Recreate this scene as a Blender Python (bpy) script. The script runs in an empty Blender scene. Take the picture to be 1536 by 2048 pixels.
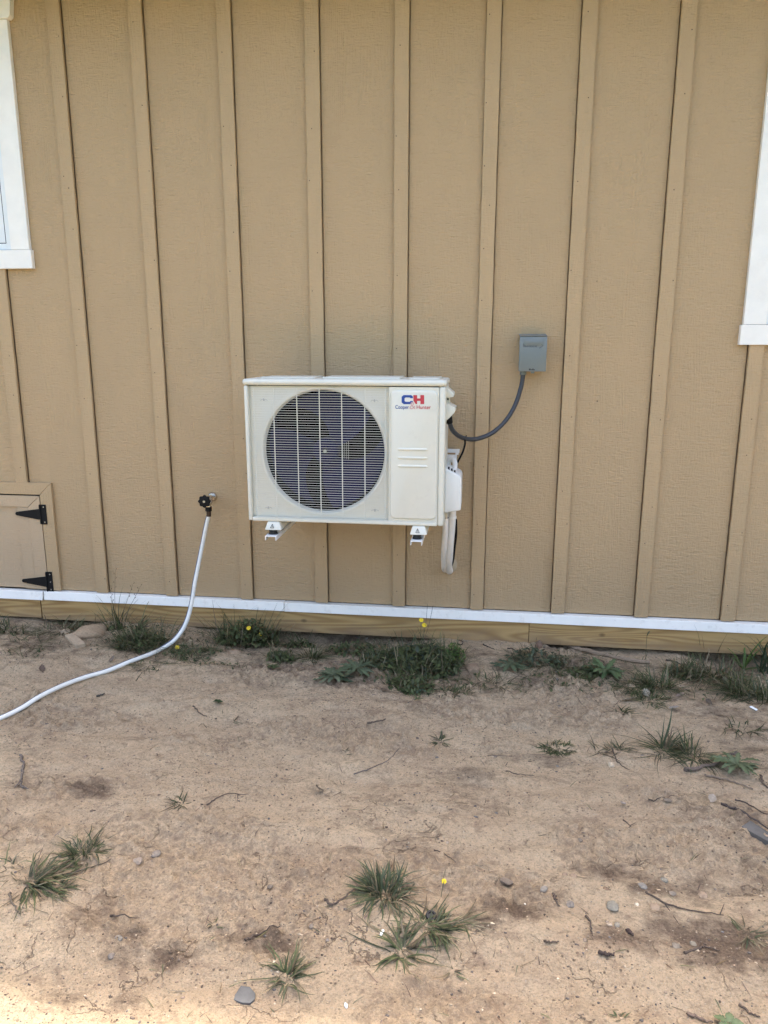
import bpy, bmesh, math, random
import numpy as np
from mathutils import Vector, Matrix

# ------------------------------------------------------------------ camera, sky, sun, exposure
S = bpy.context.scene
COL = S.collection
F, DIST, HGT = 1485.3, 3.6253, 1.3079                 # focal length in px of a 1536 px frame, distance to wall, height
YAW, PITCH, ROLL = -0.13024, 0.21839, -0.00108

def cam_basis():
    cy, sy, cp, sp = math.cos(YAW), math.sin(YAW), math.cos(PITCH), math.sin(PITCH)
    fwd = Vector((sy*cp, cy*cp, -sp)); right = Vector((cy, -sy, 0)); down = fwd.cross(right)
    cr, sr = math.cos(ROLL), math.sin(ROLL)
    return cr*right+sr*down, -sr*right+cr*down, fwd
RIGHT, DOWN, FWD = cam_basis()
CAM = Vector((0, -DIST, HGT))
cd = bpy.data.cameras.new('camera'); cam = bpy.data.objects.new('camera', cd); COL.objects.link(cam)
cd.sensor_fit = 'HORIZONTAL'; cd.sensor_width = 36; cd.lens = F/1536*36
cd.clip_start = 0.05; cd.clip_end = 2000
m3 = Matrix((RIGHT, -DOWN, -FWD)).transposed()
cam.matrix_world = Matrix.Translation(CAM) @ m3.to_4x4()
S.camera = cam

SUN_EL = math.atan2(3.02+0.19+0.19, 2.27-0.55); SUN_AZ = math.radians(4)   # the sun stands behind the house; the eave shades wall and yard
world = bpy.data.worlds.new('World'); S.world = world; world.use_nodes = True
nt = world.node_tree
sky = nt.nodes.new('ShaderNodeTexSky'); sky.sky_type = 'NISHITA'; sky.sun_disc = False
sky.sun_elevation = SUN_EL; sky.sun_rotation = SUN_AZ
sky.air_density = 1.0; sky.dust_density = 6.5; sky.ozone_density = 0.8; sky.altitude = 100
nt.links.new(sky.outputs[0], nt.nodes['Background'].inputs[0])
nt.nodes['Background'].inputs[1].default_value = 0.15
sd = bpy.data.lights.new('sun', 'SUN'); sun = bpy.data.objects.new('sun', sd); COL.objects.link(sun)
sd.energy = 2.0; sd.angle = math.radians(2.0); sd.color = (1.0, 0.95, 0.88)
sdir = Vector((math.sin(SUN_AZ)*math.cos(SUN_EL), math.cos(SUN_AZ)*math.cos(SUN_EL), math.sin(SUN_EL)))
sun.rotation_euler = sdir.to_track_quat('Z', 'Y').to_euler(); sun.location = sdir*20
S.view_settings.view_transform = 'Standard'; S.view_settings.look = 'None'
S.view_settings.gamma = 1.0; S.view_settings.use_curve_mapping = False
S.view_settings.exposure = 2.32
S.cycles.use_adaptive_sampling = True; S.cycles.adaptive_threshold = 0.025
S.cycles.max_bounces = 6; S.cycles.diffuse_bounces = 3; S.cycles.glossy_bounces = 3; S.cycles.transmission_bounces = 4; S.cycles.transparent_max_bounces = 6

# ------------------------------------------------------------------ helpers
def at(px, py, y=0.0):                                # the point of the upright plane Y = y seen at a photo pixel
    d = RIGHT*((px-768)/F) + DOWN*((py-1024)/F) + FWD
    return CAM + d*((y+DIST)/d.y)
def ground_at(px, py, z=-0.19):                       # the point of the level plane Z = z
    d = RIGHT*((px-768)/F) + DOWN*((py-1024)/F) + FWD
    return CAM + d*((z-HGT)/d.z)

def tag(o, label=None, cat=None, group=None, kind=None):
    if label: o['label'] = label
    if cat: o['category'] = cat
    if group: o['group'] = group
    if kind: o['kind'] = kind
    return o
def empty(name, loc, label, cat, group=None):
    o = bpy.data.objects.new(name, None); COL.objects.link(o); o.location = loc; o.empty_display_size = 0.05
    return tag(o, label, cat, group)
def link(name, me, mat, parent=None):
    o = bpy.data.objects.new(name, me); COL.objects.link(o)
    if mat is not None and not me.materials: me.materials.append(mat)
    if parent is not None:
        o.parent = parent
        base = Vector((0, 0, 0)); p = parent
        while p is not None:
            base += Vector(p.location); p = p.parent
        o.location = -base                            # meshes are written in world coordinates
    return o

class MB:
    def __init__(s): s.v = []; s.f = []; s.at = None
    def add(s, vs, fs):
        n = len(s.v); s.v += [tuple(p) for p in vs]; s.f += [tuple(i+n for i in f) for f in fs]; return s
    def box(s, a, b):
        x0, y0, z0 = a; x1, y1, z1 = b
        return s.add([(x0,y0,z0),(x1,y0,z0),(x1,y1,z0),(x0,y1,z0),(x0,y0,z1),(x1,y0,z1),(x1,y1,z1),(x0,y1,z1)],
                     [(0,3,2,1),(4,5,6,7),(0,1,5,4),(1,2,6,5),(2,3,7,6),(3,0,4,7)])
    def prism(s, poly, y0, y1):                       # polygon in x,z (counter-clockwise seen from -y), extruded along y
        n = len(poly)
        vs = [(x, y0, z) for x, z in poly]+[(x, y1, z) for x, z in poly]
        fs = [tuple(range(n)), tuple(range(2*n-1, n-1, -1))]
        fs += [((i+1) % n, i, i+n, (i+1) % n+n) for i in range(n)]
        return s.add(vs, fs)
    def tube(s, pts, r, n=10, caps=True, rfun=None):
        pts = [Vector(p) for p in pts]; L = len(pts); up = None; vs = []
        for i, p in enumerate(pts):
            t = (pts[min(i+1, L-1)]-pts[max(i-1, 0)]).normalized()
            if up is None:
                up = t.orthogonal().normalized()
            up = (up - t*up.dot(t)).normalized(); b = t.cross(up)
            rr = r if rfun is None else rfun(i/(L-1))
            for k in range(n):
                a = 2*math.pi*k/n; vs.append(p+(up*math.cos(a)+b*math.sin(a))*rr)
        fs = [(i*n+k, i*n+(k+1) % n, (i+1)*n+(k+1) % n, (i+1)*n+k) for i in range(L-1) for k in range(n)]
        if caps: fs += [tuple(range(n-1, -1, -1)), tuple((L-1)*n+k for k in range(n))]
        return s.add(vs, fs)
    def disc_y(s, c, r, y0, y1, n=24):                # cylinder along y
        return s.prism([(c[0]+r*math.cos(2*math.pi*k/n), c[1]+r*math.sin(2*math.pi*k/n)) for k in range(n)], y0, y1)
    def mesh(s, name='m', smooth=False, bevel=0, seg=2):
        me = bpy.data.meshes.new(name); me.from_pydata(s.v, [], s.f); me.update()
        bm = bmesh.new(); bm.from_mesh(me)
        bmesh.ops.recalc_face_normals(bm, faces=bm.faces)
        if bevel:
            es = [e for e in bm.edges if len(e.link_faces) == 2 and e.calc_face_angle(0) > 0.5]
            bmesh.ops.bevel(bm, geom=es, offset=bevel, segments=seg, profile=0.5, affect='EDGES', clamp_overlap=True)
        bm.to_mesh(me); bm.free()
        if smooth:
            me.polygons.foreach_set('use_smooth', [True]*len(me.polygons))
            try: me.set_sharp_from_angle(angle=math.radians(40))
            except Exception: pass
        return me
    def build(s, name, mat, parent=None, smooth=False, bevel=0, seg=2):
        return link(name, s.mesh(name, smooth, bevel, seg), mat, parent)

def spline(pts, n=12):                                # Catmull-Rom through the points
    P = [Vector(p) for p in pts]; P = [P[0]*2-P[1]]+P+[P[-1]*2-P[-2]]; out = []
    for i in range(1, len(P)-2):
        for k in range(n):
            t = k/n; a, b, c, d = P[i-1], P[i], P[i+1], P[i+2]
            out.append(0.5*((2*b)+(c-a)*t+(2*a-5*b+4*c-d)*t*t+(3*b-a-3*c+d)*t**3))
    out.append(P[-2]); return out

# value noise, used both for the ground mesh and for standing things on it
def _hash(ix, iy, seed):
    h = (ix.astype(np.int64)*374761393 + iy.astype(np.int64)*668265263 + seed*1442695041) & 0x7fffffff
    h = ((h ^ (h >> 13))*1274126177) & 0x7fffffff
    h = ((h ^ (h >> 15))*1103515245) & 0x7fffffff
    return ((h ^ (h >> 16)) & 0xffff)/32767.5-1.0
def vnoise(x, y, seed=0):
    x = np.asarray(x, float); y = np.asarray(y, float)
    ix = np.floor(x); iy = np.floor(y); fx = x-ix; fy = y-iy
    fx = fx*fx*fx*(fx*(fx*6-15)+10); fy = fy*fy*fy*(fy*(fy*6-15)+10)
    a = _hash(ix, iy, seed); b = _hash(ix+1, iy, seed); c = _hash(ix, iy+1, seed); d = _hash(ix+1, iy+1, seed)
    return (a*(1-fx)+b*fx)*(1-fy)+(c*(1-fx)+d*fx)*fy
def fbm(x, y, seed=0, o=4):
    r = 0; a = 1.0; t = 0
    for k in range(o):
        r = r+a*vnoise(x*2**k+k*17.3, y*2**k-k*9.1, seed+k*31); t += a; a *= 0.5
    return r/t
def sstep(a, b, x):
    t = np.clip((np.asarray(x, float)-a)/(b-a), 0, 1); return t*t*(3-2*t)

# ------------------------------------------------------------------ materials
def new_mat(name):
    m = bpy.data.materials.new(name); m.use_nodes = True
    return m, m.node_tree.nodes, m.node_tree.links, m.node_tree.nodes['Principled BSDF']
def N(ns, t, **kw):
    n = ns.new(t)
    for k, v in kw.items():
        if k in n.inputs: n.inputs[k].default_value = v
        else: setattr(n, k, v)
    return n
def noise(ns, ls, vec, scale, detail=4, rough=0.55, dist=0.0):
    n = N(ns, 'ShaderNodeTexNoise'); n.inputs['Scale'].default_value = scale; n.inputs['Detail'].default_value = detail
    n.inputs['Roughness'].default_value = rough; n.inputs['Distortion'].default_value = dist
    if vec is not None: ls.new(vec, n.inputs['Vector'])
    return n.outputs['Fac']
def ramp(ns, ls, fac, stops):
    r = ns.new('ShaderNodeValToRGB'); e = r.color_ramp.elements
    while len(e) < len(stops): e.new(0.5)
    for i, (p, c) in enumerate(stops):
        e[i].position = p; e[i].color = (*c, 1) if len(c) == 3 else c
    ls.new(fac, r.inputs['Fac']); return r.outputs['Color']
def grey(ns, ls, fac, a, b):                          # 0 at a, 1 at b; a may be the larger
    lo, hi = ((0, 0, 0), (1, 1, 1)) if a < b else ((1, 1, 1), (0, 0, 0))
    return ramp(ns, ls, fac, [(min(a, b), lo), (max(a, b), hi)])
def mix(ns, ls, fac, a, b, mode='MIX'):
    m = ns.new('ShaderNodeMix'); m.data_type = 'RGBA'; m.blend_type = mode
    for s, v in ((m.inputs[0], fac), (m.inputs[6], a), (m.inputs[7], b)):
        if hasattr(v, 'links'): ls.new(v, s)
        elif isinstance(v, (int, float)): s.default_value = v
        else: s.default_value = (*v, 1) if len(v) == 3 else v
    return m.outputs[2]
def math_(ns, ls, op, a, b=0.0, clamp=False):
    m = ns.new('ShaderNodeMath'); m.operation = op; m.use_clamp = clamp
    for s, v in ((m.inputs[0], a), (m.inputs[1], b)):
        if hasattr(v, 'links'): ls.new(v, s)
        else: s.default_value = v
    return m.outputs[0]
def obj_coords(ns, ls, scale=(1, 1, 1), rand=True):
    tc = ns.new('ShaderNodeTexCoord'); mp = ns.new('ShaderNodeMapping'); mp.inputs['Scale'].default_value = scale
    src = tc.outputs['Object']
    if rand:
        oi = ns.new('ShaderNodeObjectInfo'); vm = ns.new('ShaderNodeVectorMath'); vm.operation = 'SCALE'
        vm.inputs[0].default_value = (7.3, 3.1, 11.7); ls.new(oi.outputs['Random'], vm.inputs['Scale'])
        va = ns.new('ShaderNodeVectorMath'); va.operation = 'ADD'; ls.new(src, va.inputs[0]); ls.new(vm.outputs[0], va.inputs[1])
        src = va.outputs[0]
    ls.new(src, mp.inputs['Vector']); return mp.outputs[0]
def bump(ns, ls, bsdf, h, strength, dist, prev=None):
    b = ns.new('ShaderNodeBump'); b.inputs['Strength'].default_value = strength; b.inputs['Distance'].default_value = dist
    ls.new(h, b.inputs['Height'])
    if prev is not None: ls.new(prev, b.inputs['Normal'])
    ls.new(b.outputs[0], bsdf.inputs['Normal']); return b.outputs[0]

def mat_simple(name, col, rough=0.5, metal=0.0, var=0.06, scale=18.0, bmp=0.0, bscale=80.0, spec=0.5, dirt=None):
    m, ns, ls, b = new_mat(name); v = obj_coords(ns, ls)
    c = mix(ns, ls, grey(ns, ls, noise(ns, ls, v, scale, 5), 0.3, 0.7), [x*(1-var) for x in col], [min(1, x*(1+var)) for x in col])
    if dirt:
        c = mix(ns, ls, math_(ns, ls, 'MULTIPLY', grey(ns, ls, noise(ns, ls, v, dirt[1], 6, 0.7), 0.55, 0.8), dirt[2]), c, dirt[0])
    ls.new(c, b.inputs['Base Color']); b.inputs['Roughness'].default_value = rough; b.inputs['Metallic'].default_value = metal
    b.inputs['Specular IOR Level'].default_value = spec
    if bmp: bump(ns, ls, b, noise(ns, ls, v, bscale, 4), bmp, 0.002)
    return m

def mat_siding(name, col, grain=1.0):
    m, ns, ls, b = new_mat(name); v = obj_coords(ns, ls)
    def vec(s):
        mp = ns.new('ShaderNodeMapping'); mp.inputs['Scale'].default_value = s; ls.new(v, mp.inputs['Vector']); return mp.outputs[0]
    warp = noise(ns, ls, vec((3, 3, 0.9)), 1.6, 2, 0.5)
    g = noise(ns, ls, vec((6.5, 6.5, 0.5)), 1.0, 1, 0.4, 0.35)                # cathedral grain: contour lines of a stretched field
    rings = math_(ns, ls, 'SINE', math_(ns, ls, 'MULTIPLY', g, 170.0))
    mask = grey(ns, ls, noise(ns, ls, vec((4, 4, 1.3)), 1.4, 1), 0.50, 0.68)
    ringh = math_(ns, ls, 'MULTIPLY', rings, mask)
    cross = noise(ns, ls, vec((30, 30, 150)), 1.0, 2, 0.55, 0.5)             # short cross ripples
    fine = noise(ns, ls, vec((150, 150, 26)), 1.0, 2, 0.6)
    h = math_(ns, ls, 'ADD', math_(ns, ls, 'MULTIPLY', ringh, 0.075), math_(ns, ls, 'MULTIPLY', cross, 0.62))
    h = math_(ns, ls, 'ADD', h, math_(ns, ls, 'MULTIPLY', fine, 0.45))
    n1 = bump(ns, ls, b, h, 1.0*grain, 0.0080)
    big = grey(ns, ls, noise(ns, ls, vec((1, 1, 0.6)), 2.2, 4), 0.25, 0.75)
    c = mix(ns, ls, big, [x*0.965 for x in col], [x*1.03 for x in col])
    c = mix(ns, ls, math_(ns, ls, 'MULTIPLY', grey(ns, ls, noise(ns, ls, vec((1, 1, 1)), 9, 4, 0.7), 0.5, 0.85), 0.12), c, (col[0]*0.78, col[1]*0.74, col[2]*0.7))
    # fly specks and nail heads
    vo = N(ns, 'ShaderNodeTexVoronoi'); vo.inputs['Scale'].default_value = 7.0; ls.new(v, vo.inputs['Vector'])
    spot = grey(ns, ls, vo.outputs['Distance'], 0.035, 0.015)
    sel = grey(ns, ls, vo.outputs['Color'], 0.60, 0.62)
    c = mix(ns, ls, math_(ns, ls, 'MULTIPLY', math_(ns, ls, 'MULTIPLY', spot, sel), 0.75), c, (0.04, 0.03, 0.02))
    # splashed soil near the ground
    tc = ns.new('ShaderNodeTexCoord'); sx = ns.new('ShaderNodeSeparateXYZ'); ls.new(tc.outputs['Object'], sx.inputs[0])
    low = grey(ns, ls, math_(ns, ls, 'ADD', sx.outputs['Z'], math_(ns, ls, 'MULTIPLY', warp, 0.5)), 0.75, 0.2)
    c = mix(ns, ls, math_(ns, ls, 'MULTIPLY', low, 0.20), c, (0.20, 0.13, 0.075))
    ls.new(c, b.inputs['Base Color']); b.inputs['Roughness'].default_value = 0.5; b.inputs['Specular IOR Level'].default_value = 0.35
    return m

def mat_timber(name):
    m, ns, ls, b = new_mat(name); v = obj_coords(ns, ls)
    def vec(s):
        mp = ns.new('ShaderNodeMapping'); mp.inputs['Scale'].default_value = s; ls.new(v, mp.inputs['Vector']); return mp.outputs[0]
    g = noise(ns, ls, vec((0.8, 9, 9)), 1.0, 1, 0.4, 0.3)
    rings = math_(ns, ls, 'ADD', math_(ns, ls, 'MULTIPLY', math_(ns, ls, 'SINE', math_(ns, ls, 'MULTIPLY', g, 80.0)), 0.5), 0.5)
    c = mix(ns, ls, rings, (0.50, 0.315, 0.118), (0.30, 0.165, 0.050))
    fib = grey(ns, ls, noise(ns, ls, vec((4, 120, 120)), 1.0, 4, 0.6), 0.3, 0.75)
    c = mix(ns, ls, math_(ns, ls, 'MULTIPLY', fib, 0.4), c, (0.26, 0.17, 0.07))
    c = mix(ns, ls, math_(ns, ls, 'MULTIPLY', grey(ns, ls, noise(ns, ls, vec((1.2, 5, 5)), 1.6, 4), 0.45, 0.7), 0.4), c, (0.45, 0.30, 0.13))
    vo = N(ns, 'ShaderNodeTexVoronoi'); vo.inputs['Scale'].default_value = 3.2; ls.new(vec((1, 1, 1.6)), vo.inputs['Vector'])
    knot = grey(ns, ls, vo.outputs['Distance'], 0.075, 0.03)
    c = mix(ns, ls, math_(ns, ls, 'MULTIPLY', knot, 0.8), c, (0.075, 0.04, 0.015))
    tc = ns.new('ShaderNodeTexCoord'); sx = ns.new('ShaderNodeSeparateXYZ'); ls.new(tc.outputs['Object'], sx.inputs[0])
    soil = grey(ns, ls, math_(ns, ls, 'ADD', sx.outputs['Z'], math_(ns, ls, 'ADD', math_(ns, ls, 'MULTIPLY', noise(ns, ls, vec((7, 7, 12)), 1.0, 5, 0.7), 0.16), 1.0)), 0.985, 0.90)
    c = mix(ns, ls, math_(ns, ls, 'MULTIPLY', soil, 0.6), c, (0.235, 0.155, 0.095))
    ls.new(c, b.inputs['Base Color']); b.inputs['Roughness'].default_value = 0.75
    bump(ns, ls, b, math_(ns, ls, 'ADD', rings, fib), 0.3, 0.001)
    return m

def mat_leaf(name, rough=0.55):
    m, ns, ls, b = new_mat(name)
    a = ns.new('ShaderNodeAttribute'); a.attribute_name = 'tint'
    g = ns.new('ShaderNodeNewGeometry')
    v = obj_coords(ns, ls, rand=False)
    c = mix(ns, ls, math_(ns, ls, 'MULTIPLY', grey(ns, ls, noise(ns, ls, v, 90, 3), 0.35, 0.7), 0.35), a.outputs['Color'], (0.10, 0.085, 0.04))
    ls.new(c, b.inputs['Base Color']); b.inputs['Roughness'].default_value = rough; b.inputs['Specular IOR Level'].default_value = 0.35
    t = ns.new('ShaderNodeBsdfTranslucent'); ls.new(c, t.inputs['Color'])
    mx = ns.new('ShaderNodeMixShader'); mx.inputs[0].default_value = 0.22
    ls.new(b.outputs[0], mx.inputs[1]); ls.new(t.outputs[0], mx.inputs[2])
    ls.new(mx.outputs[0], ns['Material Output'].inputs['Surface'])
    return m

def mat_ground():
    m, ns, ls, b = new_mat('sandy_soil'); v = obj_coords(ns, ls, rand=False)
    def vec(s):
        mp = ns.new('ShaderNodeMapping'); mp.inputs['Scale'].default_value = s; ls.new(v, mp.inputs['Vector']); return mp.outputs[0]
    at_ = ns.new('ShaderNodeAttribute'); at_.attribute_name = 'damp'
    cr_ = ns.new('ShaderNodeAttribute'); cr_.attribute_name = 'crack'
    big = grey(ns, ls, noise(ns, ls, vec((1, 1.5, 1)), 2.4, 5, 0.6, 0.4), 0.32, 0.68)
    c = mix(ns, ls, big, (0.800, 0.605, 0.385), (0.690, 0.500, 0.310))
    pale = grey(ns, ls, noise(ns, ls, vec((1, 1.8, 1)), 4.7, 5, 0.6), 0.52, 0.75)
    c = mix(ns, ls, math_(ns, ls, 'MULTIPLY', pale, 0.6), c, (0.74, 0.60, 0.42))
    red = grey(ns, ls, noise(ns, ls, vec((1.2, 2, 1)), 3.1, 5, 0.65, 0.6), 0.52, 0.72)
    c = mix(ns, ls, math_(ns, ls, 'MULTIPLY', red, 0.42), c, (0.46, 0.30, 0.19))
    mott = grey(ns, ls, noise(ns, ls, vec((1, 1, 1)), 38, 4, 0.75), 0.42, 0.66)
    c = mix(ns, ls, math_(ns, ls, 'MULTIPLY', mott, 0.42), c, (0.42, 0.30, 0.19))
    spk = grey(ns, ls, noise(ns, ls, vec((1, 1.2, 1)), 72, 3, 0.75), 0.56, 0.66)
    c = mix(ns, ls, math_(ns, ls, 'MULTIPLY', spk, 0.45), c, (0.21, 0.145, 0.09))
    grain = grey(ns, ls, noise(ns, ls, vec((1, 1, 1)), 150, 4, 0.8), 0.50, 0.72)
    c = mix(ns, ls, math_(ns, ls, 'MULTIPLY', grain, 0.62), c, (0.17, 0.118, 0.078))
    sp = grey(ns, ls, noise(ns, ls, vec((1, 1, 1)), 230, 2, 0.6), 0.60, 0.70)
    c = mix(ns, ls, math_(ns, ls, 'MULTIPLY', sp, 0.7), c, (0.64, 0.55, 0.42))
    # dark crumbs lying in patches
    vo = N(ns, 'ShaderNodeTexVoronoi'); vo.inputs['Scale'].default_value = 75; ls.new(v, vo.inputs['Vector'])
    crumb = math_(ns, ls, 'MULTIPLY', grey(ns, ls, vo.outputs['Distance'], 0.30, 0.16), grey(ns, ls, vo.outputs['Color'], 0.70, 0.74))
    cm = grey(ns, ls, noise(ns, ls, vec((1, 1.6, 1)), 3.7, 3, 0.6), 0.36, 0.60)
    c = mix(ns, ls, math_(ns, ls, 'MULTIPLY', math_(ns, ls, 'MULTIPLY', crumb, cm), 0.75), c, (0.10, 0.07, 0.05))
    crust = grey(ns, ls, noise(ns, ls, vec((1, 1.5, 1)), 11, 7, 0.78, 0.3), 0.53, 0.62)
    c = mix(ns, ls, math_(ns, ls, 'MULTIPLY', crust, 0.55), c, (0.33, 0.22, 0.145))
    cd_ = ns.new('ShaderNodeAttribute'); cd_.attribute_name = 'clod'
    cf = math_(ns, ls, 'MULTIPLY', cd_.outputs['Fac'], grey(ns, ls, noise(ns, ls, vec((1, 1.1, 1)), 48, 4, 0.75), 0.44, 0.62))
    c = mix(ns, ls, math_(ns, ls, 'MULTIPLY', cf, 0.50), c, (0.28, 0.20, 0.14))
    # loose dark soil
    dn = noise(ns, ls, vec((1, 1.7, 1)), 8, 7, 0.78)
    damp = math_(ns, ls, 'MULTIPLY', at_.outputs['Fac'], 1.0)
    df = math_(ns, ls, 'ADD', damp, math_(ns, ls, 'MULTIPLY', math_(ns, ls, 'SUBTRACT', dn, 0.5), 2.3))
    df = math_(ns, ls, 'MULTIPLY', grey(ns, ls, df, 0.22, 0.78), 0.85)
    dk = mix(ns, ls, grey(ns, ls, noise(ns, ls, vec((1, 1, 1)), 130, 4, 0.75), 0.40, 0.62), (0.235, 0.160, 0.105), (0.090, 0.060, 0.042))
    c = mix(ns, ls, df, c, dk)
    # hairline cracks
    wv = ns.new('ShaderNodeVectorMath'); wv.operation = 'ADD'; ls.new(v, wv.inputs[0])
    nz = N(ns, 'ShaderNodeTexNoise'); nz.inputs['Scale'].default_value = 9; nz.inputs['Detail'].default_value = 5; ls.new(v, nz.inputs['Vector'])
    sc = ns.new('ShaderNodeVectorMath'); sc.operation = 'SCALE'; sc.inputs['Scale'].default_value = 0.16; ls.new(nz.outputs['Color'], sc.inputs[0])
    ls.new(sc.outputs[0], wv.inputs[1])
    vc = N(ns, 'ShaderNodeTexVoronoi'); vc.feature = 'DISTANCE_TO_EDGE'; vc.inputs['Scale'].default_value = 6.5; ls.new(wv.outputs[0], vc.inputs['Vector'])
    ck = grey(ns, ls, vc.outputs['Distance'], 0.011, 0.003)
    ckm = grey(ns, ls, noise(ns, ls, vec((1, 1, 1)), 5.3, 3, 0.6), 0.50, 0.60)
    ck = math_(ns, ls, 'MULTIPLY', math_(ns, ls, 'MULTIPLY', ck, ckm), cr_.outputs['Fac'])
    c = mix(ns, ls, math_(ns, ls, 'MULTIPLY', ck, 0.6), c, (0.16, 0.10, 0.065))
    far_ = ns.new('ShaderNodeAttribute'); far_.attribute_name = 'added_grass'
    c = mix(ns, ls, far_.outputs['Fac'], c, mix(ns, ls, noise(ns, ls, vec((1, 1, 1)), 3, 3), (0.045, 0.075, 0.02), (0.10, 0.12, 0.045)))
    ls.new(c, b.inputs['Base Color']); b.inputs['Roughness'].default_value = 0.95; b.inputs['Specular IOR Level'].default_value = 0.15
    h = math_(ns, ls, 'ADD', noise(ns, ls, vec((1, 1, 1)), 120, 5, 0.7), math_(ns, ls, 'MULTIPLY', noise(ns, ls, vec((1, 1, 1)), 420, 3, 0.7), 0.6))
    h = math_(ns, ls, 'ADD', h, math_(ns, ls, 'MULTIPLY', crumb, 0.5))
    h = math_(ns, ls, 'SUBTRACT', h, math_(ns, ls, 'MULTIPLY', ck, 1.2))
    bump(ns, ls, b, h, 1.0, 0.017)
    return m

def mat_tint(name, rough=0.85, var=0.25, bscale=120):
    m, ns, ls, b = new_mat(name); a = ns.new('ShaderNodeAttribute'); a.attribute_name = 'tint'
    v = obj_coords(ns, ls, rand=False); n = noise(ns, ls, v, bscale, 4, 0.65)
    hs = mix(ns, ls, 1.0, a.outputs['Color'], ramp(ns, ls, n, [(0.3, (1-var,)*3), (0.7, (1+var,)*3)]), 'MULTIPLY')
    ls.new(hs, b.inputs['Base Color']); b.inputs['Roughness'].default_value = rough; b.inputs['Specular IOR Level'].default_value = 0.25
    bump(ns, ls, b, n, 0.5, 0.002); return m

WALLC = (0.468, 0.326, 0.176)
M = {}
M['siding'] = mat_siding('tan_painted_siding', WALLC)
M['batten'] = mat_siding('tan_painted_batten', (0.476, 0.332, 0.180), 0.75)
M['door'] = mat_siding('tan_painted_door', (0.50, 0.365, 0.225), 0.6)
M['trim'] = mat_simple('white_trim_paint', (0.90, 0.86, 0.775), 0.45, var=0.04, scale=9, bmp=0.25, bscale=60, dirt=((0.50, 0.44, 0.36), 14, 0.12))
M['band'] = mat_simple('soiled_white_band', (0.90, 0.86, 0.775), 0.5, var=0.04, scale=9, bmp=0.25, bscale=60, dirt=((0.36, 0.28, 0.19), 26, 0.34))
M['timber'] = mat_timber('treated_timber')
M['vinyl'] = mat_simple('white_vinyl', (0.80, 0.82, 0.80), 0.3, var=0.02)
M['gasket'] = mat_simple('black_gasket', (0.02, 0.02, 0.02), 0.6)
M['black'] = mat_simple('black_painted_steel', (0.008, 0.008, 0.008), 0.6, var=0.2, bmp=0.15, spec=0.2)
M['screw'] = mat_simple('zinc_screw', (0.45, 0.45, 0.43), 0.35, 0.9)
M['cabinet'] = mat_simple('ivory_powder_coat', (0.69, 0.665, 0.56), 0.38, var=0.025, scale=6, dirt=((0.42, 0.36, 0.27), 22, 0.22))
M['grille'] = mat_simple('cream_coated_wire', (0.68, 0.66, 0.57), 0.4, var=0.03)
M['inside'] = mat_simple('dark_cavity', (0.005, 0.005, 0.006), 0.9, spec=0.05)
M['blade'] = mat_simple('dark_navy_plastic', (0.010, 0.011, 0.050), 0.6, var=0.1, spec=0.12)
M['coil'] = mat_simple('coil_fins', (0.03, 0.03, 0.032), 0.5, 0.6)
M['blue'] = mat_simple('blue_print', (0.012, 0.055, 0.27), 0.45, var=0.02)
M['red'] = mat_simple('red_print', (0.50, 0.035, 0.05), 0.45, var=0.02)
M['pink'] = mat_simple('pale_pink_print', (0.62, 0.36, 0.33), 0.45, var=0.02)
M['bracket'] = mat_simple('white_bracket_steel', (0.80, 0.79, 0.76), 0.35, var=0.02)
M['rubber'] = mat_simple('black_rubber', (0.014, 0.014, 0.014), 0.7)
M['boxgrey'] = mat_simple('grey_enamel', (0.170, 0.190, 0.180), 0.38, var=0.05, scale=8)
M['conduit'] = mat_simple('dark_grey_conduit', (0.040, 0.043, 0.050), 0.42, var=0.08, bmp=0.1)
M['foam'] = mat_simple('white_pipe_insulation', (0.74, 0.70, 0.64), 0.6, var=0.04, scale=40, bmp=0.4, bscale=160, dirt=((0.45, 0.38, 0.31), 20, 0.25))
M['plastic'] = mat_simple('white_plastic', (0.77, 0.76, 0.71), 0.3, var=0.02)
M['sealant'] = mat_simple('tan_sealant', (0.42, 0.32, 0.20), 0.6, var=0.15, bmp=0.6, bscale=70)
M['chrome'] = mat_simple('brushed_nickel', (0.62, 0.58, 0.52), 0.22, 1.0, var=0.1)
M['hose'] = mat_simple('white_hose_vinyl', (0.74, 0.72, 0.65), 0.38, var=0.04, scale=12, dirt=((0.34, 0.26, 0.18), 11, 0.5))
M['stripe'] = mat_simple('blue_grey_stripe', (0.055, 0.075, 0.12), 0.45)
M['brass'] = mat_simple('dark_brass_coupling', (0.06, 0.035, 0.02), 0.5, 0.4)
M['gap_shade'] = mat_simple('shade_gap_brown', (0.30, 0.20, 0.11), 0.9)  # brown for the gaps added as shade lines beside the battens
M['nail'] = mat_simple('painted_nail', (0.12, 0.08, 0.045), 0.7)
M['soffit'] = mat_simple('tan_soffit', (0.26, 0.20, 0.12), 0.6)
M['roof'] = mat_simple('grey_shingle', (0.08, 0.08, 0.08), 0.9, var=0.2)
M['glass'] = mat_simple('window_glass', (0.55, 0.62, 0.62), 0.04, var=0.01)
M['blind'] = mat_simple('white_blind', (0.8, 0.8, 0.77), 0.6)
M['leaf'] = mat_leaf('grass_and_leaf')
M['stone'] = mat_tint('stone')
M['wood'] = mat_tint('twig_bark', bscale=200)
M['ground'] = mat_ground()
M['petal'] = mat_simple('yellow_petal', (0.80, 0.55, 0.01), 0.5)
M['slate'] = mat_simple('dark_slate', (0.090, 0.088, 0.082), 0.6, var=0.3, scale=30, bmp=0.5)
M['shingle'] = mat_simple('grey_board', (0.105, 0.095, 0.082), 0.8, var=0.2, scale=30, bmp=0.4)
M['paper'] = mat_simple('white_scrap', (0.85, 0.85, 0.83), 0.5)

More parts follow.
